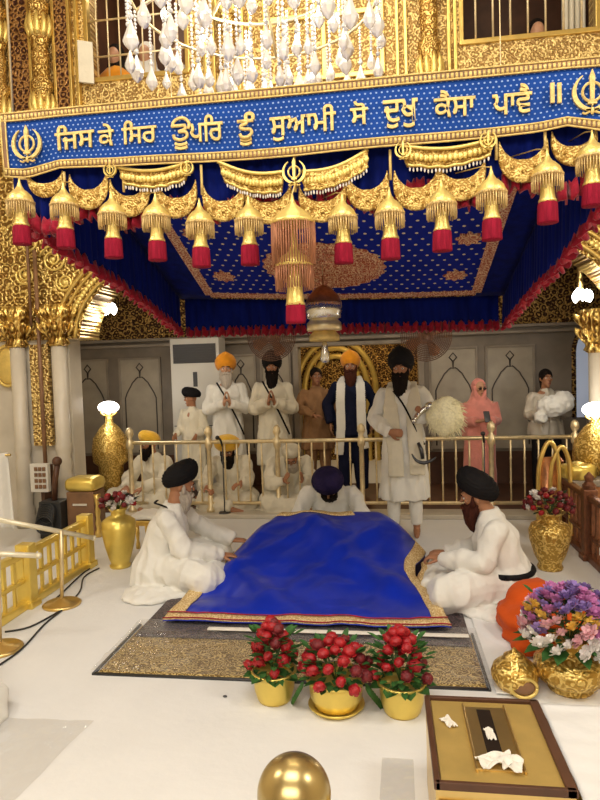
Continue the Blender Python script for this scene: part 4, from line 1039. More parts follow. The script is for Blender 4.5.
J = standing(elR=(-.28, -.1, 1.2), wrR=(-.1, -.3, 1.1)); t, H = person('figure in brown clothes in the golden doorway, half hidden by the navy suit', (-.93, 8.1, .03), .3, J, scale=.93, hands={'L': ((0, -.3, -1), (-1, 0, 0), 1, .3), 'R': ((.7, -.5, -.1), (0, 0, -1), -1, .5)})
kameez(t, J, 'tan', hem=.6, seed=13, vox=.013); trousers(t, J, 'tan'); bm = nb(); q = V(J['head']); ell(bm, q + V((0, .02, .05)), (.088, .1, .095), 20); obj('hair', None, 'beard', t, mesh=remesh(bm, .012, 2, .003))

# --- reader bowed over the book behind the blue cloth
J = seated(.16, head=(0, -.34, .56), hrot=(1.05, 0, 0), neck=(0, -.24, .535), chest=(0, -.1, .40), shL=(.2, -.18, .47), shR=(-.2, -.18, .47), elL=(.3, -.26, .28), elR=(-.3, -.26, .28), wrL=(.2, -.4, .22), wrR=(-.2, -.4, .22))
t, H = person('bowed reader in dark purple turban and white robe behind the blue cloth', (-.56, 5.98, 0), 0, J, beard='beard', beard_l=.1, turban='purple', tsize=(.145, .15, .13), ttilt=-.15, vox=.009, hands={'L': ((-.3, -.6, .1), (0, 0, -1), 1, .3), 'R': ((.3, -.6, .1), (0, 0, -1), -1, .3)})
seat_clothes(t, J, seed=2, vox=.011)

# --- attendant seated at the left of the throne, facing it
J = seated(.05, head=(.02, -.13, .75), hrot=(.28, 0, .3), wrL=(.26, -.50, .25), wrR=(-.10, -.44, .235), elL=(.29, -.22, .38), elR=(-.24, -.2, .31))
t, H = person('attendant in black turban and white robe seated left of the throne, arranging the blue cloth', (-1.76, 4.62, 0), radians(98), J, beard='beard_white', beard_l=.12, turban='black', tsize=(.112, .142, .105), ttilt=-.3, vox=.008,
              hands={'L': ((-.1, -1, -.05), (0, 0, -1), 1, .35), 'R': ((.15, -1, -.1), (0, 0, -1), -1, .35)})
seat_clothes(t, J, seed=1, vox=.009); strap(t, [(.04, .06, .645), (-.06, .055, .645), (-.10, .01, .64), (-.10, -.06, .61)], .012)
# --- attendant seated at the right, facing left
J = seated(.04, head=(0, -.14, .70), hrot=(.2, 0, -.15), neck=(0, -.06, .60), wrL=(.10, -.38, .30), wrR=(-.16, -.36, .26), elL=(.27, -.12, .34), elR=(-.26, -.1, .30), shL=(.19, -.02, .53), shR=(-.19, -.02, .53))
t, H = person('attendant in black turban and white robe seated right of the throne, holding the cloth edge', (.74, 4.42, 0), radians(-96), J, beard='beard_red', beard_l=.13, turban='black', tsize=(.112, .148, .108), ttilt=-.32, vox=.008,
              hands={'L': ((-.1, -1, .05), (0, 0, -1), 1, .7), 'R': ((.1, -1, .05), (0, 0, -1), -1, .7)})
seat_clothes(t, J, seed=11, vox=.009)
bm = nb(); pts = [(.222 * cos(a), .03 + .198 * sin(a), .22) for a in [2 * pi * i / 32 for i in range(33)]]
for p0, p1 in zip(pts, pts[1:]): pass
tube(bm, [V(p) for p in pts], .02, 8); obj('black_sash', bm, 'black', t)

# --- faces in the gallery windows
def onlooker(label, px, py, m, hm, sc=1, dark=None):
    p = U(px, py, 6.98); J = standing(elL=(.22, -.05, 1.2), elR=(-.22, -.05, 1.2), wrL=(.1, -.22, 1.25), wrR=(-.1, -.22, 1.25))
    bm = nb(); t = thing('person', label, 'person', (p.x, p.y, 4.36))
    zh = p.z - 4.36; k = zh / 1.15
    ell(bm, (0, -.02, zh), (.075, .09, .11), 18); tube(bm, [(0, 0, zh - .08), (0, 0, zh - .2)], .05, 12); tube(bm, [(0, -.085, zh + .02), (0, -.11, zh - .02)], [.01, .014], 8)
    loft(bm, [(V((0, 0, .0)), .2, .13), (V((0, 0, zh - .35)), .2, .12), (V((0, 0, zh - .2)), .15, .09), (V((0, 0, zh - .15)), .06, .06)], 24)
    obj('body', None, 'skin_light', t, mesh=remesh(bm, .012, 2))
    bm = nb(); loft(bm, [(V((0, 0, .0)), .24, .17), (V((0, 0, zh - .36)), .24, .16), (V((0, .0, zh - .2)), .18, .12), (V((0, .01, zh - .12)), .08, .08)], 24, fold=pleat(7, .04))
    obj('robe', None, m, t, mesh=remesh(bm, .014, 2, .01))
    if hm:
        bm = nb(); ell(bm, (0, .035, zh + .05), (.1, .1, .12), 18); tube(bm, [(0, .05, zh), (0, .03, zh - .2)], [.09, .13], 16); obj('head_cloth', None, hm, t, mesh=remesh(bm, .012, 2, .004))
onlooker('dark haired onlooker in orange behind the left gallery window bars', 115, 58, 'orange', 'beard')
onlooker('onlooker wrapped in white cloth in the middle of the left gallery window', 146, 56, 'robe', 'robe')
onlooker('onlooker in pink at the right side of the left gallery window', 180, 56, 'robe', 'tan')
onlooker('dim onlooker low behind the right gallery window bars', 537, 34, 'tan', 'beard')
point('gallery_fill', (-2.5, 7.1, 6.2), 26, (1, .88, .7), .1); point('gallery_fill', (1.4, 7.1, 6.2), 2.5, (1, .75, .5), .1)  # added fill lights, no visible source, so the gallery onlookers show
for (a, b_, z0, z1) in ((562, 586, 0, 60),):
    p = U(574, 20, 6.75); q = grid(lambda u, v: V((p.x - .09 + .22 * u, 6.85 + .03 * sin(u * 25), 4.7 + 1.6 * v)), 24, 4, thick=.01)
    o = obj('window_curtain', q, 'robe_cream'); tag(o, 'cream curtain gathered at right side of the right gallery window', 'curtain')

# ================================================================== THRONE, MATS
t = thing('throne_platform', 'low cloth covered throne platform with raised book stand under the blue cloth', 'platform', (-.58, 4.7, 0))
bm = nb(); box(bm, (-.86, -.85, .022), (.86, .6, .045), .008); obj('base', bm, 'purple', t)
bm = nb(); box(bm, (-.45, .25, .045), (.42, .5, .25), .04); obj('stand', bm, 'robe', t)
bm = nb(); ell(bm, (0, .44, .24), (.42, .10, .07), 24); obj('bolster', bm, 'robe', t)
CT = thing('throne_cloth', 'royal blue satin cloth with gold brocade border draped over the throne', 'cloth', (-.58, 3.765, 0))
def zprof(s): return interp([(0, .05), (.30, .065), (.5, .12), (.68, .26), (.80, .36), (.92, .395), (1, .40)], s)
def sp(s): return .5 * (zprof(max(0, s - .05)) + zprof(min(1, s + .05)))
def cl(u, v, off=0):
    """u across, v front to back"""
    y = 3.765 + 1.535 * v; k = u * 2 - 1
    xl = interp([(0, -1.475), (.3, -1.45), (.6, -1.37), (.85, -1.25), (1, -1.12)], v); xr = interp([(0, .35), (.15, .32), (.35, .25), (.5, .17), (.62, .19), (.8, .27), (.9, .2), (1, .06)], v)
    x = xl + (xr - xl) * u; z = sp(v)
    e = max(0, abs(k) - .66) / .34; ez = .03 + (.17 if k > 0 else .12) * v * v; z = z * (1 - e ** 1.8) + ez * e ** 1.8
    z = max(z, .052 if y < 5.2 else .02)
    z += .06 * max(0, sin(k * 5 + v * 9 + 1)) ** 2 * sin(pi * v) * (1 - e * .6) + .022 * max(0, sin(k * 8 - v * 11)) ** 3 * sin(pi * v) + .022 * (1 - abs(noise.noise(V((k * 1.6 + v * 1.5, v * 3.2 - k * .8, 5)))) * 3.2)  * sin(pi * v) + .018 * noise.noise(V((k * 2.6 + v * 2, v * 5 - k * 1.5, 1.3))) + .007 * abs(noise.noise(V((k * 6 - v * 5, v * 9, 4))))
    x += .014 * noise.noise(V((v * 6, k, 2))) ; y += .012 * noise.noise(V((k * 5, v, 9))) * (1 - v)
    return V((x + .58, y - 3.765, max(z, .054) + off))
bm = grid(lambda u, v: cl(u, v), 110, 110, thick=.006)
bmesh.ops.recalc_face_normals(bm, faces=bm.faces); obj('satin', bm, 'cloth_blue', CT)
def band(name, f, nu, nv, m='brocade'):
    bm = grid(f, nu, nv, thick=.005); bmesh.ops.recalc_face_normals(bm, faces=bm.faces); return obj(name, bm, m, CT)
band('front_border', lambda u, v: cl(u, v * .06, .008), 100, 3)
band('left_border', lambda u, v: cl(u * .062, v * .95, .008), 3, 80); band('right_border', lambda u, v: cl(1 - u * .052, v * .95, .008), 3, 80)
band('back_border', lambda u, v: cl(.14 + .52 * u, .94 + v * .06, .010), 60, 3, 'brocade')
bm = nb()
for e in (0.0, .056): tube(bm, [cl(i / 80, e, .016) for i in range(81)], .004, 6)
obj('piping', bm, 'ruffle', CT)
# red-gold rolled edge near the right attendant
bm = nb(); 
tube(bm, [V((.83, 1.0, .13)), V((.84, .88, .12)), V((.80, .76, .1)), V((.83, .62, .08))], [.03, .045, .04, .03], 10, 3, .6); obj('turned_edge', bm, 'brocade', CT)
# mats
bm = grid(lambda u, v: V((-1.62 + 2.08 * u, 3.155 + .62 * v, .006 + .002 * noise.noise(V((u * 9, v * 5, 0))))), 40, 14, thick=.005); o = obj('brocade_mat', bm, 'brocade_mat'); tag(o, 'gold brocade mat on the white floor in front of the throne', 'mat')
bm = grid(lambda u, v: V((-1.60 + 2.05 * u, 3.60 + 1.65 * v, .016 + .002 * noise.noise(V((u * 9, v * 5, 3))))), 40, 20, thick=.005); o = obj('dark_carpet', bm, 'carpet'); tag(o, 'dark patterned carpet under the throne and the blue cloth', 'carpet')
def pz(u, v): return V((-1.66 + 2.16 * u, 3.14 + .70 * v, .026 + .014 * abs(noise.noise(V((u * 14, v * 6, 7)))) * 1.3))
bm = grid(pz, 90, 30); o = obj('plastic_sheet', bm, 'plastic'); tag(o, 'clear plastic sheet covering the brocade mat and carpet edge', 'plastic sheet')
bm = nb(); box(bm, (-1.64, 3.135, .0), (.47, 3.15, .012)); box(bm, (-1.65, 3.135, 0), (-1.635, 3.8, .012)); box(bm, (.465, 3.135, 0), (.48, 3.8, .012)); o = obj('mat_edging', bm, 'steel'); tag(o, 'thin dark edging strip around the front of the brocade mat', 'edging')
p0 = (-1.25, 3.655); 
bm = nb(); box(bm, (-1.15, 3.66, .04), (.44, 3.70, .05), .004); o = obj('plastic_edge_glare', bm, 'paper'); tag(o, 'pale strip for the glare on the plastic edge along the front of the dark carpet', 'plastic strip')  # white box stands in for the glare line where the plastic ends

# ================================================================== FLOWERS AND POTS
def flower_mesh(nm, m_, r=.03):
    bm = nb(); ell(bm, (0, 0, 0), (r * .45, r * .45, r * .5), 8)
    for lay, (n, rr, zz_, tl) in enumerate(((5, .45, .12, 1.2), (6, .7, .0, .8), (7, .95, -.15, .35))):
        for k in range(n):
            a = 2 * pi * k / n + lay * .4; d = V((cos(a), sin(a), 0)); s_ = V((-sin(a), cos(a), 0)); c = d * r * rr * .6 + V((0, 0, zz_ * r))
            up_ = V((0, 0, 1)) * sin(tl) + d * cos(tl)
            vs = [bm.verts.new(c + s_ * x * r + up_ * y * r + d * z * r) for x, y, z in ((-.2, -.1, 0), (.2, -.1, 0), (.42, .35, .05), (.2, .7, .16), (-.2, .7, .16), (-.42, .35, .05))]
            bm.faces.new(vs)
    me = bpy.data.meshes.new(nm); 
    for f in bm.faces: f.smooth = True
    bm.to_mesh(me); bm.free(); me.materials.append(M[m_]); return me
def rose_mesh(nm, m_, r=.023):
    def g(u, v):
        a = 2 * pi * u; b_ = -1.2 + 2.7 * v; w_ = 1 + .13 * ((u * 3 + v * 4.5) % 1.0) - .05 * sin(5 * a + v * 9)
        return V((cos(a) * cos(b_), sin(a) * cos(b_), sin(b_) * .85)) * r * w_
    bm = grid(g, 24, 14, uv=False); bmesh.ops.remove_doubles(bm, verts=bm.verts, dist=.0004)
    for k in range(5):
        a = 2 * pi * k / 5; d = V((cos(a), sin(a), -.35)); s_ = V((-sin(a), cos(a), 0)); vs = [bm.verts.new(V((0, 0, -.004)) + d * r * p + s_ * r * w_ + V((0, 0, zz_ * r))) for p, w_, zz_ in ((.3, -.3, 0), (.3, .3, 0), (1.05, .55, .1), (1.35, 0, .25), (1.05, -.55, .1))]; bm.faces.new(vs)
    for f in bm.faces: f.smooth = True
    me = bpy.data.meshes.new(nm); bm.to_mesh(me); bm.free(); me.materials.append(M[m_]); return me
FM = {k: flower_mesh('flower', v) for k, v in dict(r='rose', d='rose_dark', w='fl_white', p='fl_pink', u='fl_purple', m='fl_mag', y='fl_yel').items()}
FM['r'] = rose_mesh('rose', 'rose'); FM['d'] = rose_mesh('rose', 'rose_dark')
def put(nm, me, parent, loc, rot, s):
    o = bpy.data.objects.new(nm, me); C.objects.link(o); o.parent = parent; o.location = loc; o.rotation_euler = rot; o.scale = (s,) * 3; return o
def leaf(bm, p, d, L, w_):
    p = V(p); d = V(d).normalized(); s_ = d.cross(V((0, 0, 1))).normalized(); n = s_.cross(d)
    q = [p, p + d * L * .3 + s_ * w_ + n * .0, p + d * L * .65 + s_ * w_ * .8 - n * L * .04, p + d * L - n * L * .15, p + d * L * .65 - s_ * w_ * .8 - n * L * .04, p + d * L * .3 - s_ * w_]
    m1 = p + d * L * .3 - n * w_ * .4; m2 = p + d * L * .65 - n * (w_ * .4 + L * .04)
    v = [bm.verts.new(x) for x in q]; a, b_ = bm.verts.new(m1), bm.verts.new(m2)
    for f in ((v[0], v[1], a), (v[1], v[2], b_, a), (v[2], v[3], b_), (v[3], v[4], b_), (v[4], v[5], a, b_), (v[5], v[0], a)): bm.faces.new(f)
def bush(t, c, r, hgt, kinds, n, ls=60, peak=0, leafm='leaf', fs=1.0, skirt=0, seed=1):
    rnd = random.Random(seed); c = V(c)
    bm = nb()
    for k in range(ls):
        a = rnd.uniform(0, 2 * pi); b_ = rnd.uniform(-.1, 1); d = V((cos(a), sin(a), b_ * .8)); q = rnd.uniform(.3, .85); p = c + V((cos(a) * r * q, sin(a) * r * q, hgt * max(0, b_) * .8)); leaf(bm, p, d, rnd.uniform(.035, .07), .015)
    for k in range(skirt):
        a = 2 * pi * k / skirt + rnd.uniform(-.1, .1); leaf(bm, c + V((cos(a) * r * .6, sin(a) * r * .6, .0)), (cos(a), sin(a), -.05), r * .62, .035)
    fol = obj('foliage', bm, leafm, t)
    bm = nb()
    for k in range(14):
        a = rnd.uniform(0, 2 * pi); tube(bm, [c + V((0, 0, -.03)), c + V((cos(a) * r * .4, sin(a) * r * .4, hgt * .6))], .003, 5)
    obj('stems', bm, 'stem', t)
    for k in range(n):
        g_ = (k + .5) / n; b_ = 1 - g_ ** 1.1 * 1.02; a = k * 2.39996; q = sqrt(max(0, 1 - b_ * b_)) 
        rr = r * (q if not peak else q * (1.05)) * rnd.uniform(.88, 1.05); z = hgt * (max(b_, 0) ** (1.0 if not peak else .9)) * rnd.uniform(.88, 1.02)
        if peak: rr = r * g_ ** .8 * rnd.uniform(.85, 1.05); z = hgt * (1 - g_ ** 1.1) + rnd.uniform(-.01, .02)
        kk = kinds(cos(a), sin(a), b_) if callable(kinds) else rnd.choice(kinds)
        put('bloom', FM[kk], t, c + V((cos(a) * rr, sin(a) * rr, z + .01)), (rnd.uniform(-.3, .3) - sin(a) * q * .9, rnd.uniform(-.3, .3) + cos(a) * q * .9, a), fs * rnd.uniform(.85, 1.15))
def flowerpot(label, x, y, r, h, wide, n, peak, seed, saucer=False):
    t = thing('flower_pot', label, 'flower pot', (x, y, 0), 0, None); t.scale = (1.13, 1.13, 1.06)
    bm = nb(); z0 = .012 if saucer else 0
    lathe(bm, [(.001, z0), (r * .74, z0), (r * .8, z0 + .01), (r * .93, h * .4), (r * .97, h * .8), (r * 1.0, h * .9), (r * 1.07, h * .91), (r * 1.07, h), (r * .95, h), (r * .93, h * .9), (.001, h * .88)], 40); obj('pot', bm, 'yellow_gold', t)
    if saucer: bm = nb(); lathe(bm, [(.001, 0), (r * .85, 0), (r * 1.02, .022), (r * 1.0, .026), (r * .8, .01), (.001, .01)], 36); obj('saucer', bm, 'yellow_gold', t)
    bush(t, (0, 0, h), wide, .22 if peak else .16, 'rrrrrd', n, 110, peak, 'leaf', 1.0, 9 if peak else 0, seed)
    return t
flowerpot('yellow gold pot of red roses, left of the three pots, peaked bouquet', -.598, 2.98, .095, .145, .115, 26, 1, 3)
t = flowerpot('yellow gold pot of red roses on a saucer, middle of the three pots', -.283, 2.93, .12, .15, .155, 32, 0, 5, True)
bm = nb()
for sx in (-1, 1):
    for k in range(7): leaf(bm, (sx * (.13 + .008 * k), -.06 + .012 * k, .15 - .018 * k), (sx * .5, -.4, -1), .06, .014)
obj('trailing_leaves', bm, 'leaf', t)
flowerpot('yellow gold pot of red roses, right of the three pots, beside the donation box', .033, 2.92, .098, .145, .12, 28, 1, 8)
def vase(label, x, y, prof, m, n=36, fl=None):
    t = thing('flower_vase', label, 'vase', (x, y, 0)); bm = nb(); lathe(bm, prof, n, flute=fl); obj('vase', bm, m, t); return t
# left tall gold vase
t = vase('tall yellow gold vase of dark red roses at the end of the left balustrade', -2.31, 4.98, [(.001, 0), (.085, 0), (.09, .02), (.075, .035), (.09, .07), (.125, .2), (.145, .32), (.14, .40), (.1, .43), (.06, .45), (.062, .48), (.085, .515), (.08, .515), (.055, .48), (.001, .47)], 'yellow_gold')
bush(t, (0, 0, .52), .15, .11, 'drddw', 26, 60, 0, 'leaf_dark', 1.0, 0, 11)
t = vase('ornate gold vase of dark red flowers behind the right attendant', 1.245, 5.08, [(.001, 0), (.09, 0), (.1, .02), (.085, .05), (.12, .12), (.155, .24), (.16, .31), (.14, .36), (.09, .385), (.07, .40), (.08, .43), (.12, .46), (.11, .46), (.06, .42), (.001, .41)], 'vase_gold', 40)
bush(t, (0, 0, .47), .19, .15, 'ddddrw', 44, 80, 0, 'leaf_dark', .95, 0, 13)
# right foreground gold vase with mixed bouquet
t = vase('squat ribbed gold vase holding a large mixed bouquet at right', .875, 3.2, [(.001, 0), (.1, 0), (.11, .015), (.105, .03), (.15, .06), (.17, .1), (.165, .15), (.11, .18), (.065, .195), (.06, .22), (.1, .27), (.095, .27), (.05, .22), (.001, .21)], 'vase_gold', 48, lambda z, a: .04 * abs(sin(7 * a)) if z < .18 else 0)
def kinds(cx_, sy_, b_):
    q = random.random()
    if b_ > .72: return 'u' if q < .7 else 'm'
    if b_ > .5: return 'y' if q < .45 else ('p' if q < .7 else 'm')
    if b_ > .27: return 'm' if q < .35 else ('p' if q < .8 else 'u')
    return 'w' if q < .75 else 'p'
bush(t, (0, 0, .26), .23, .25, kinds, 100, 150, 0, 'leaf', 1.0, 16, 21)

# conch-like gold pot lying on the floor
t = thing('gold_pot', 'small ornate gold pot with pointed lid and dark opening beside the bouquet vase', 'pot', (.60, 3.17, 0))
bm = nb(); lathe(bm, [(.001, 0), (.07, 0), (.085, .02), (.11, .06), (.112, .09), (.1, .125), (.07, .15), (.05, .165), (.052, .175), (.02, .195), (.003, .215)], 40, flute=lambda z, a: .03 * abs(sin(10 * a))); obj('body', bm, 'vase_gold', t)
bm = nb(); ell(bm, (.025, -.085, .06), (.06, .03, .045), 20); obj('opening', bm, 'brownstone', t)
bm = nb(); tube(bm, [V((.025 + .062 * cos(a), -.108 + .01 * abs(cos(a)), .06 + .047 * sin(a))) for a in [2 * pi * i / 24 for i in range(25)]], .009, 8); obj('rim', bm, 'gold_bright', t)
# orange draped cushion behind the bouquet
bm = nb(); ell(bm, (0, 0, .12), (.32, .36, .15), 30); box(bm, (-.3, -.32, .0), (.32, .3, .10), .05); ell(bm, (-.06, .12, .17), (.2, .2, .15), 24)
me = remesh(bm, .014, 8, .045, (4, 4, 7), 3)
for v in me.vertices: v.co.z = max(v.co.z * .88, .002)
o = obj('draped_cushion', None, 'orange_drape', mesh=me); o.location = (.96, 3.8, 0); tag(o, 'orange cloth draped over a low cushion behind the mixed bouquet', 'cushion')

# ================================================================== DONATION BOX and cloth topped chest
t = thing('donation_box', 'dull gold donation box with slotted top and dark metal rim in lower right', 'box', (.33, 2.15, 0))
X0, X1, Y0, Y1, HZ = -.212, .208, -.25, .262, .35
bm = nb(); box(bm, (X0, Y0, 0), (X1, Y1, HZ - .01), .004); obj('body', bm, 'brass', t, False)
bm = nb(); box(bm, (X0 + .02, Y0 + .02, HZ - .012), (X1 - .02, Y1 - .02, HZ - .004)); obj('top_panel', bm, 'box_gold', t, False)
bm = nb()
for a, b_ in (((X0 - .004, Y0 - .004), (X0 + .016, Y1)), ((X1 - .03, Y0 - .004), (X1 + .004, Y1)), ((X0, Y1 - .012), (X1, Y1 + .004)), ((X0, Y0 - .004), (X1, Y0 + .012))): box(bm, (a[0], a[1], HZ - .02), (b_[0], b_[1], HZ + .006), .003)
obj('rim', bm, 'wood', t, False)
bm = nb(); box(bm, (-.075, -.17, HZ - .006), (.07, .2, HZ + .002), .003)
for sx in (-.08, .07): box(bm, (sx, -.18, HZ - .004), (sx + .008, .21, HZ + .008), .002)
sl = obj('slot_plate', bm, 'brass', t, False)
bm = nb(); box(bm, (-.03, -.13, HZ + .0005), (.02, .18, HZ + .0035), .001); obj('slot', bm, 'dark', sl, False)
bm = nb(); box(bm, (X0 + .01, Y0 - .012, .05), (X1 - .01, Y0 - .002, .30), .003); obj('front_panel', bm, 'box_gold', t, False)
rnd = random.Random(4)
def crumple(label, x, y, z, sx, sy, m='paper', seed=0, sz=.02):
    bm = grid(lambda u, v: V(((u - .5) * sx, (v - .5) * sy, abs(noise.noise(V((u * 2.3 + seed, v * 2.3, seed)))) * sz * 1.1 + .001)), 14, 14, thick=.001); o = obj('banknote', bm, m, smooth=False); o.location = (x, y, z); o.rotation_euler.z = seed; tag(o, label, 'banknote', 'banknotes on the donation box'); return o
crumple('crumpled white note near the front of the donation box slot', .32, 2.02, .354, .12, .07, seed=.3, sz=.03)
crumple('folded white note poking out of the donation box slot', .325, 2.17, .354, .03, .07, seed=.1, sz=.012)
crumple('small curled note at left side of the donation box top', .19, 2.24, .348, .035, .07, seed=.5, sz=.02)
crumple('cream crumpled note just right of the slot front', .37, 2.0, .356, .07, .06, seed=1.3, sz=.03)
t = thing('covered_chest', 'low chest covered with a creased white cloth right of the donation box', 'chest', (.85, 2.13, 0))
bm = nb(); box(bm, (-.29, -.27, 0), (.5, .285, .32), .01); obj('body', bm, 'yellow_gold', t, False)
bm = grid(lambda u, v: V((-.298 + .81 * u, -.278 + .575 * v, .334 + .007 * noise.noise(V((u * 6, v * 7, 0))))), 50, 40, thick=.008); obj('cloth_cover', bm, 'white_cloth', t)

# polished brass ball on a post close to the camera
t = thing('barrier_post', 'post topped by a polished brass ball at bottom edge of the picture', 'post', (-.173, 1.0, 0))
bm = nb(); lathe(bm, [(.001, 0), (.12, 0), (.12, .012), (.05, .03), (.025, .05), (.025, .85), (.035, .86), (.035, .875), (.025, .885)], 32); obj('pole', bm, 'brass', t)
bm = nb(); ell(bm, (0, 0, .933), .0625, 48); obj('ball_finial', bm, 'ball_brass', t)

# ================================================================== LEFT SIDE: mic stands, cables, panel, cabinet
def micstand(label, base, top, a, b_):
    t = thing('boom_stand', label, 'stand', (base[0], base[1], 0)); o_ = V((base[0], base[1], 0))
    bm = nb(); lathe(bm, [(.001, 0), (.13, 0), (.135, .012), (.12, .022), (.05, .03), (.02, .05), (.001, .052)], 32); obj('base', bm, 'brass', t)
    bm = nb(); tube(bm, [(0, 0, .03), V(top) - o_], .013, 12); obj('pole', bm, 'old_brass', t)
    bm = nb(); tube(bm, [V(a) - o_, V(b_) - o_], .017, 12); ell(bm, V(b_) - o_, (.02, .02, .02), 10); obj('boom', bm, 'white_tube', t)
    return t
micstand('thin pole on round brass base carrying a long pale tube, left balustrade', (-2.364, 4.108), (-2.34, 4.11, .545), (-2.62, 3.8, .70), (-2.205, 4.32, .432))
micstand('stand at the left frame edge with a short pale tube', (-2.37, 3.39), (-2.35, 3.40, .60), (-2.6, 3.36, .612), (-2.12, 3.45, .566))
def cable(label, pts):
    bm = nb(); tube(bm, [V((p.x, p.y, .008)) for p in [G(*q) for q in pts]], .006, 6, 5); o = obj('cable', bm, 'cable'); tag(o, label, 'cable')
cable('black cable curving from the left frame edge to the gold vase', [(-3, 668), (22, 650), (45, 625), (66, 608), (80, 592), (84, 578), (99, 569)])
cable('grey black cable running along the foot of the left balustrade', [(5, 633), (30, 628), (60, 612), (76, 602), (50, 606), (60, 596), (82, 575), (96, 566)])
t = thing('switch_panel', 'pale electrical switch panel with rows of sockets on the left pier', 'switch panel', (-3.64, 6.0, .4))
bm = nb(); box(bm, (-.1, 0, .04), (.1, .06, .34), .006); obj('housing', bm, 'ac', t, False)
for r_ in range(4):
    for c_ in range(3): bm = nb(); box(bm, (-.045 + c_ * .045, -.012, .08 + r_ * .062), (-.01 + c_ * .045, 0, .12 + r_ * .062), .003); obj('socket', bm, 'brownstone', t, False)
bm = nb(); box(bm, (-.02, .06, -.4), (.02, .25, .3)); obj('bracket', bm, 'wood', t, False)
t = thing('equipment_rack', 'dark equipment with coiled leads below the switch panel', 'equipment', (-3.42, 5.9, 0))
bm = nb(); box(bm, (-.12, -.1, 0), (.12, .1, .38), .01); obj('case', bm, 'cable', t, False)
bm = nb()
for k in range(7): tube(bm, [V((-.02 + .09 * cos(a), -.12 - .01 * k, .28 + .09 * sin(a) - .02 * k)) for a in [2 * pi * i / 16 for i in range(17)]], .009, 6)
obj('coiled_lead', bm, 'cable', t)
bm = nb(); tube(bm, [(.0, 0, .36), (.02, 0, .6), (.05, .0, .74)], .03, 10); ell(bm, (.05, 0, .78), .05, 12); obj('stand_arm', bm, 'wood', t)
# brown and gold cabinet right of the pier
t = thing('small_cabinet', 'brown cabinet with yellow gold padded top and turned corner post left of the vase', 'cabinet', (-3.12, 6.0, 0))
bm = nb(); box(bm, (-.17, -.1, 0), (.13, .15, .46), .01); obj('body', bm, 'brownstone', t, False)
bm = nb(); box(bm, (-.19, -.12, .46), (.15, .17, .60), .05); obj('padded_top', bm, 'yellow_gold', t)
bm = nb(); box(bm, (-.1, -.115, .32), (.06, -.1, .345), .004); obj('handle', bm, 'silver', t, False)
bm = nb(); lathe(bm, [(.035, 0), (.035, .05), (.02, .08), (.03, .14), (.02, .2), (.03, .26), (.02, .32), (.03, .38), (.035, .44)], 18, (.165, -.1, 0)); obj('corner_post', bm, 'gold', t)
# gold ornamental dome with lamp in the left aisle
def lamp_stand(label, x, y, zl, dome=True, pw=10):
    t = thing('ornamental_lamp', label, 'lamp', (x, y, .03))
    bm = nb(); lathe(bm, [(.001, 0), (.12, 0), (.12, .3), (.15, .32), (.15, .5), (.2, .55), (.21, .7), (.19, .85), (.11, .97), (.05, 1.03), (.04, zl - .12), (.001, zl - .1)], 32, flute=lambda z, a: .05 * abs(sin(8 * a)) if z > .5 else 0); obj('stand', bm, 'vase_gold', t)
    bm = nb(); ell(bm, (0, 0, zl - .03), (.13, .1, .075), 24); obj('lamp_globe', bm, 'bulb', t)
    bm = nb()
    for k in range(8):
        a = 2 * pi * k / 8; tube(bm, [(.04 * cos(a), .04 * sin(a), zl - .13), (.1 * cos(a), .1 * sin(a), zl - .1), (.09 * cos(a), .09 * sin(a), zl)], .008, 6, 2)
    obj('lamp_prongs', bm, 'gold_bright', t)
    point('lamp_glow', (x, y - .13, zl + .06), pw, (1, .93, .82), .07)
lamp_stand('gold domed stand with a glowing white lamp, left aisle beside the cabinet', -3.40, 7.2, 1.25)
lamp_stand('gold domed stand with a glowing white lamp at the right frame edge', 1.98, 6.28, 1.17)
def wall_cluster(label, px, py, y):
    p = U(px, py, y); t = thing('crystal_sconce', label, 'lamp', p)
    bm = nb(); box(bm, (-.02, 0, .1), (.02, .05, .9)); tube(bm, [(0, .02, .2), (0, -.05, .15), (0, -.05, .08)], .012, 8, 3); obj('bracket', bm, 'brass', t)
    for k in range(5):
        a = 2 * pi * k / 5; bm = nb(); lathe(bm, [(.008, -.05), (.03, -.02), (.038, .02), (.02, .06), (.003, .08)], 12, (.07 * cos(a), -.05 + .07 * sin(a), .02 * (k % 2))); obj('bulb', bm, 'bulb', t)
    point('sconce_glow', p + V((0, -.15, -.15)), 5, (1, .93, .82), .06)
wall_cluster('cluster of glowing crystal bulbs under the arch at left', 110, 311, 6.85)
wall_cluster('cluster of glowing crystal bulbs under the arch at right', 581, 298, 6.85)
# white hanging cloth and medallion at the left frame edge
bm = grid(lambda u, v: V((-.22 + .3 * u + .04 * v, .04 * sin(u * 14 + v), .95 - .62 * v - .1 * u * v)), 26, 14, thick=.012); o = obj('hanging_cloth', bm, 'robe'); o.location = (-3.62, 5.3, 0.0); tag(o, 'white cloth hung over a stand at the left frame edge', 'cloth')
bm = nb(); tube(bm, [(-.3, .02, 0), (-.3, .02, .93)], .015, 8); tube(bm, [(-.3, .02, .93), (.12, .02, .93)], .012, 8); o = obj('cloth_stand', bm, 'brass'); o.location = (-3.62, 5.3, 0); tag(o, 'thin stand holding the white cloth at the left edge', 'stand')
bm = nb(); ell(bm, (0, 0, 0), (.13, .04, .2), 24); tube(bm, [V((.15 * cos(a), -.01, .22 * sin(a))) for a in [2 * pi * i / 24 for i in range(25)]], .018, 8); o = obj('wall_medallion', bm, 'gold_bright'); o.location = (-4.12, YW - .0, 1.78); tag(o, 'oval gold medallion on the white pier at the left edge', 'medallion')

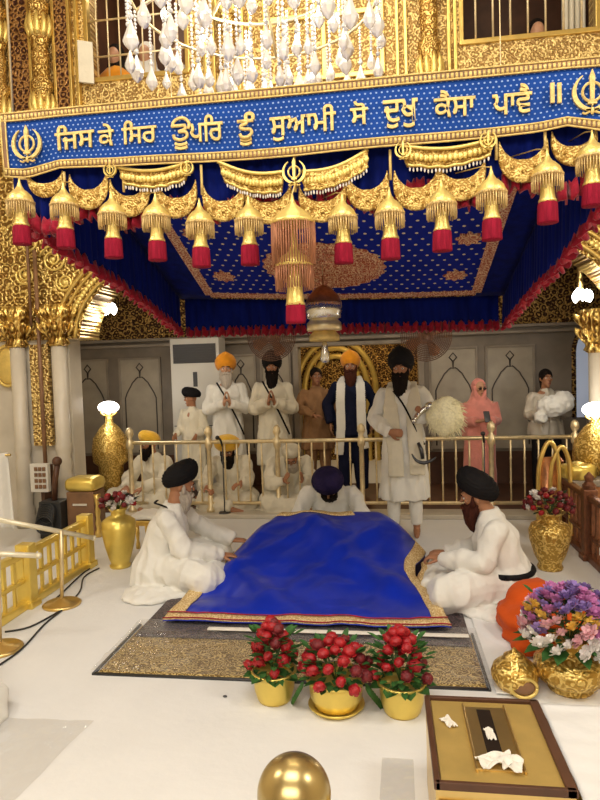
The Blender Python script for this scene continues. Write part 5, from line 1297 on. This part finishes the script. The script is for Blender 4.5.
# ================================================================== AISLE: air conditioner, fans
t = thing('air_conditioner', 'tall white floor standing air conditioner behind the pilgrims', 'air conditioner', (-2.59, 8.17, .03))
bm = nb(); box(bm, (-.345, 0, 0), (.345, .35, 2.08), .015); obj('housing', bm, 'ac', t, False)
bm = nb(); box(bm, (-.30, -.01, 1.74), (.30, .0, 2.0), .003); g_ = obj('grille', bm, 'ac_dark', t, False)
bm = nb()
for k in range(7): box(bm, (-.28, -.02, 1.76 + .034 * k), (.28, -.008, 1.768 + .034 * k))
obj('louvre', bm, 'steel', g_, False)
bm = nb(); box(bm, (-.03, -.008, 1.42), (.03, 0, 1.62), .003); obj('display', bm, 'ac_dark', t, False)
bm = nb(); box(bm, (-.32, -.006, .88), (.32, .0, .89)); obj('seam', bm, 'steel', t, False)
def fan(label, x, z):
    t = thing('wall_fan', label, 'fan', (x, 7.1, z)); r = .28
    bm = nb()
    for rr in [r * (1 - .07 * q_) for q_ in range(12)]: tube(bm, [V((rr * cos(a), -.07 * (1 - (rr / r) ** 2) , rr * sin(a))) for a in [2 * pi * i / 32 for i in range(33)]], .006, 6)
    for k in range(48):
        a = 2 * pi * k / 48; tube(bm, [(0, -.075, 0), (r * .5 * cos(a), -.06, r * .5 * sin(a)), (r * cos(a), 0, r * sin(a))], .0025, 5)
    obj('cage', bm, 'wood', t)
    bm = nb()
    for k in range(4):
        a = 2 * pi * k / 4 + .4; d = V((cos(a), 0, sin(a))); s_ = V((-sin(a), 0, cos(a)))
        prof = [d * .04 - s_ * .02, d * .22 - s_ * .05, d * .25 + s_ * .03, d * .2 + s_ * .09, d * .04 + s_ * .03]
        v = [bm.verts.new(p + V((0, .01 * i - .01, 0))) for i, p in enumerate(prof)]; v2 = [bm.verts.new(p + V((0, .01 * i - .004, 0))) for i, p in enumerate(prof)]
        bm.faces.new(v); bm.faces.new(list(reversed(v2)))
        for i in range(5): bm.faces.new((v[(i + 1) % 5], v[i], v2[i], v2[(i + 1) % 5]))
    obj('blades', bm, 'copper', t, False)
    bm = nb(); ell(bm, (0, .0, 0), (.055, .05, .055), 16); ell(bm, (0, .1, 0), (.09, .09, .09), 16); obj('motor', bm, 'copper', t)
    bm = nb(); tube(bm, [(0, .1, 0), (0, .14, .3), (0, .14, 3.3 - z)], .018, 8, 3); obj('hanger', bm, 'wood', t)
fan('dark caged fan hanging above the black turbaned pilgrim', -1.32, 2.03); fan('dark caged fan hanging right of the small parasol', .44, 1.97)
# ================================================================== RIGHT SIDE: ledge with gold objects
t = thing('marble_ledge', 'marble topped ledge with brown base at the right of the railing', 'ledge', (1.98, 6.0, 0))
bm = nb(); box(bm, (-.38, -.14, .5), (.5, .2, .56), .01); obj('slab', bm, 'marble_edge', t, False)
bm = nb(); box(bm, (-.32, -.1, 0), (.48, .16, .5), .01); obj('base', bm, 'copper', t, False)
t = thing('gold_drum', 'ribbed yellow gold bowl on the marble ledge', 'bowl', (1.72, 5.98, .56)); bm = nb(); lathe(bm, [(.001, 0), (.12, 0), (.15, .02), (.155, .09), (.15, .12), (.1, .13), (.001, .13)], 40, flute=lambda z, a: .04 * sin(14 * a)); obj('bowl', bm, 'yellow_gold', t)
bm = nb(); lathe(bm, [(.03, .125), (.08, .13), (.05, .15), (.01, .16)], 24); obj('lid', bm, 'gold_bright', t)
t = thing('gold_casket', 'ornate gold casket with raised lid at the right end of the marble ledge', 'casket', (2.08, 6.03, .56))
bm = nb(); box(bm, (-.14, -.1, 0), (.2, .12, .16), .015); obj('body', bm, 'capital', t); bm = nb(); box(bm, (-.15, -.11, .16), (.21, .13, .24), .035); obj('lid', bm, 'vase_gold', t)
t = thing('arched_stand', 'pair of curved gold arches standing in front of the railing end', 'ornament', (1.44, 5.85, 0))
for dx, s_ in ((0, 1), (.1, .95)):
    bm = nb(); pts = [V((dx - .1 * s_, 0, 0)), V((dx - .1 * s_, 0, .6)), V((dx - .06 * s_, 0, .82 * s_)), V((dx, 0, .92 * s_)), V((dx + .06 * s_, 0, .82 * s_)), V((dx + .08 * s_, 0, .6)), V((dx + .08 * s_, 0, 0))]; tube(bm, pts, .02, 10, 4); obj('arch', bm, 'gold', t)
bm = nb(); box(bm, (-.12, -.06, 0), (.2, .06, .03), .005); obj('foot', bm, 'copper', t)
bm = nb(); box(bm, (-.09, -.005, .03), (.07, .005, .78)); obj('panel', bm, 'copper', t)

t = thing('low_table', 'low gold table with a folded white cloth between the left vase and the seated attendant', 'table', (-2.2, 5.62, 0))
bm = nb(); box(bm, (-.2, -.14, .22), (.2, .14, .27), .008); obj('table_top', bm, 'gold', t, False)
for sx in (-1, 1):
    for sy in (-1, 1): bm = nb(); lathe(bm, [(.02, 0), (.02, .04), (.012, .08), (.02, .14), (.015, .22)], 12, (sx * .17, sy * .11, 0)); obj('leg', bm, 'gold', t)
bm = nb(); box(bm, (-.22, -.15, .271), (.22, .15, .32), .02); o = obj('folded_cloth', None, 'robe', mesh=remesh(bm, .012, 3, .008, (8, 8, 8), 3)); o.location = (-2.2, 5.62, .006); tag(o, 'folded white cloth lying on the low gold table', 'cloth')
def mic(label, px, y=6.74):
    p = U(px, 438, y); t = thing('microphone', label, 'microphone', (p.x, y, .05))
    bm = nb(); tube(bm, [(0, 0, 0), (0, 0, .78)], .007, 8); lathe(bm, [(.001, 0), (.07, 0), (.06, .015), (.001, .02)], 20); obj('stand', bm, 'steel', t)
    bm = nb(); tube(bm, [(0, 0, .76), (-.01, -.03, .83), (-.02, -.08, .86)], .012, 8, 3); ell(bm, (-.025, -.1, .865), (.024, .03, .024), 12); obj('head', bm, 'cable', t)
mic('black microphone on thin stand at the railing before the white robed pilgrims', 222); mic('small black microphone on stand at the railing before the pink shawl', 484)
# ================================================================== WHITE SHEETS ON THE FLOOR
def sheet(label, corners, z=.004, amp=.006, m='white_cloth', nm='floor_sheet', seed=0, th=.004):
    a, b_, c, d = [V(p) for p in corners]
    def g(u, v):
        p = a.lerp(b_, u).lerp(d.lerp(c, u), v); p.z = z + amp * abs(noise.noise(V((p.x * 5 + seed, p.y * 3, seed)))) ; return p
    o = obj(nm, grid(g, 50, 50, thick=th if m != 'plastic' else 0), m); tag(o, label, 'sheet')
sheet('white cloth strip on the floor in front of the right attendant', [(.50, 3.1, 0), (.66, 3.1, 0), (.70, 4.1, 0), (.50, 4.1, 0)], .006, .012)
sheet('translucent plastic sheet on the floor at the lower left corner', [(-1.9, 1.6, 0), (-1.5, 1.9, 0), (-1.42, 2.70, 0), (-2.1, 2.68, 0)], .006, .02, 'plastic', 'plastic_sheet', 4, .001)
sheet('thin translucent plastic strip on the floor left of the donation box', [(-.08, 1.9, 0), (.06, 1.9, 0), (.07, 2.55, 0), (-.06, 2.55, 0)], .004, .004, 'plastic', 'plastic_sheet', 6, .001)
bm = nb(); ell(bm, (0, 0, .06), (.25, .22, .16), 24); ell(bm, (-.1, .1, .1), (.2, .2, .2), 20); me = remesh(bm, .014, 5, .03, (7, 7, 5), 2)
for v in me.vertices: v.co.z = max(v.co.z, .002)
o = obj('cloth_heap', None, 'robe', mesh=me); o.location = (-2.10, 2.62, 0); tag(o, 'crumpled white cloth heap at the lower left frame edge', 'cloth')
p = G(225, 697); bm = nb(); ell(bm, (0, 0, .004), (.012, .009, .005), 10); o = obj('coin', bm, 'steel'); o.location = (p.x, p.y, 0); tag(o, 'tiny dark coin on the white floor in front of the mats', 'coin')
# leaning panel beside the upper left window
bm = nb(); box(bm, (-.075, -.015, 0), (.075, .015, .42), .006); o = struct('trim_4', bm, 'robe_cream', None); o.location = (-3.0, YW - .10, 4.66); o.rotation_euler = (0, 0, .5)
bpy.data.scenes.remove(TS)
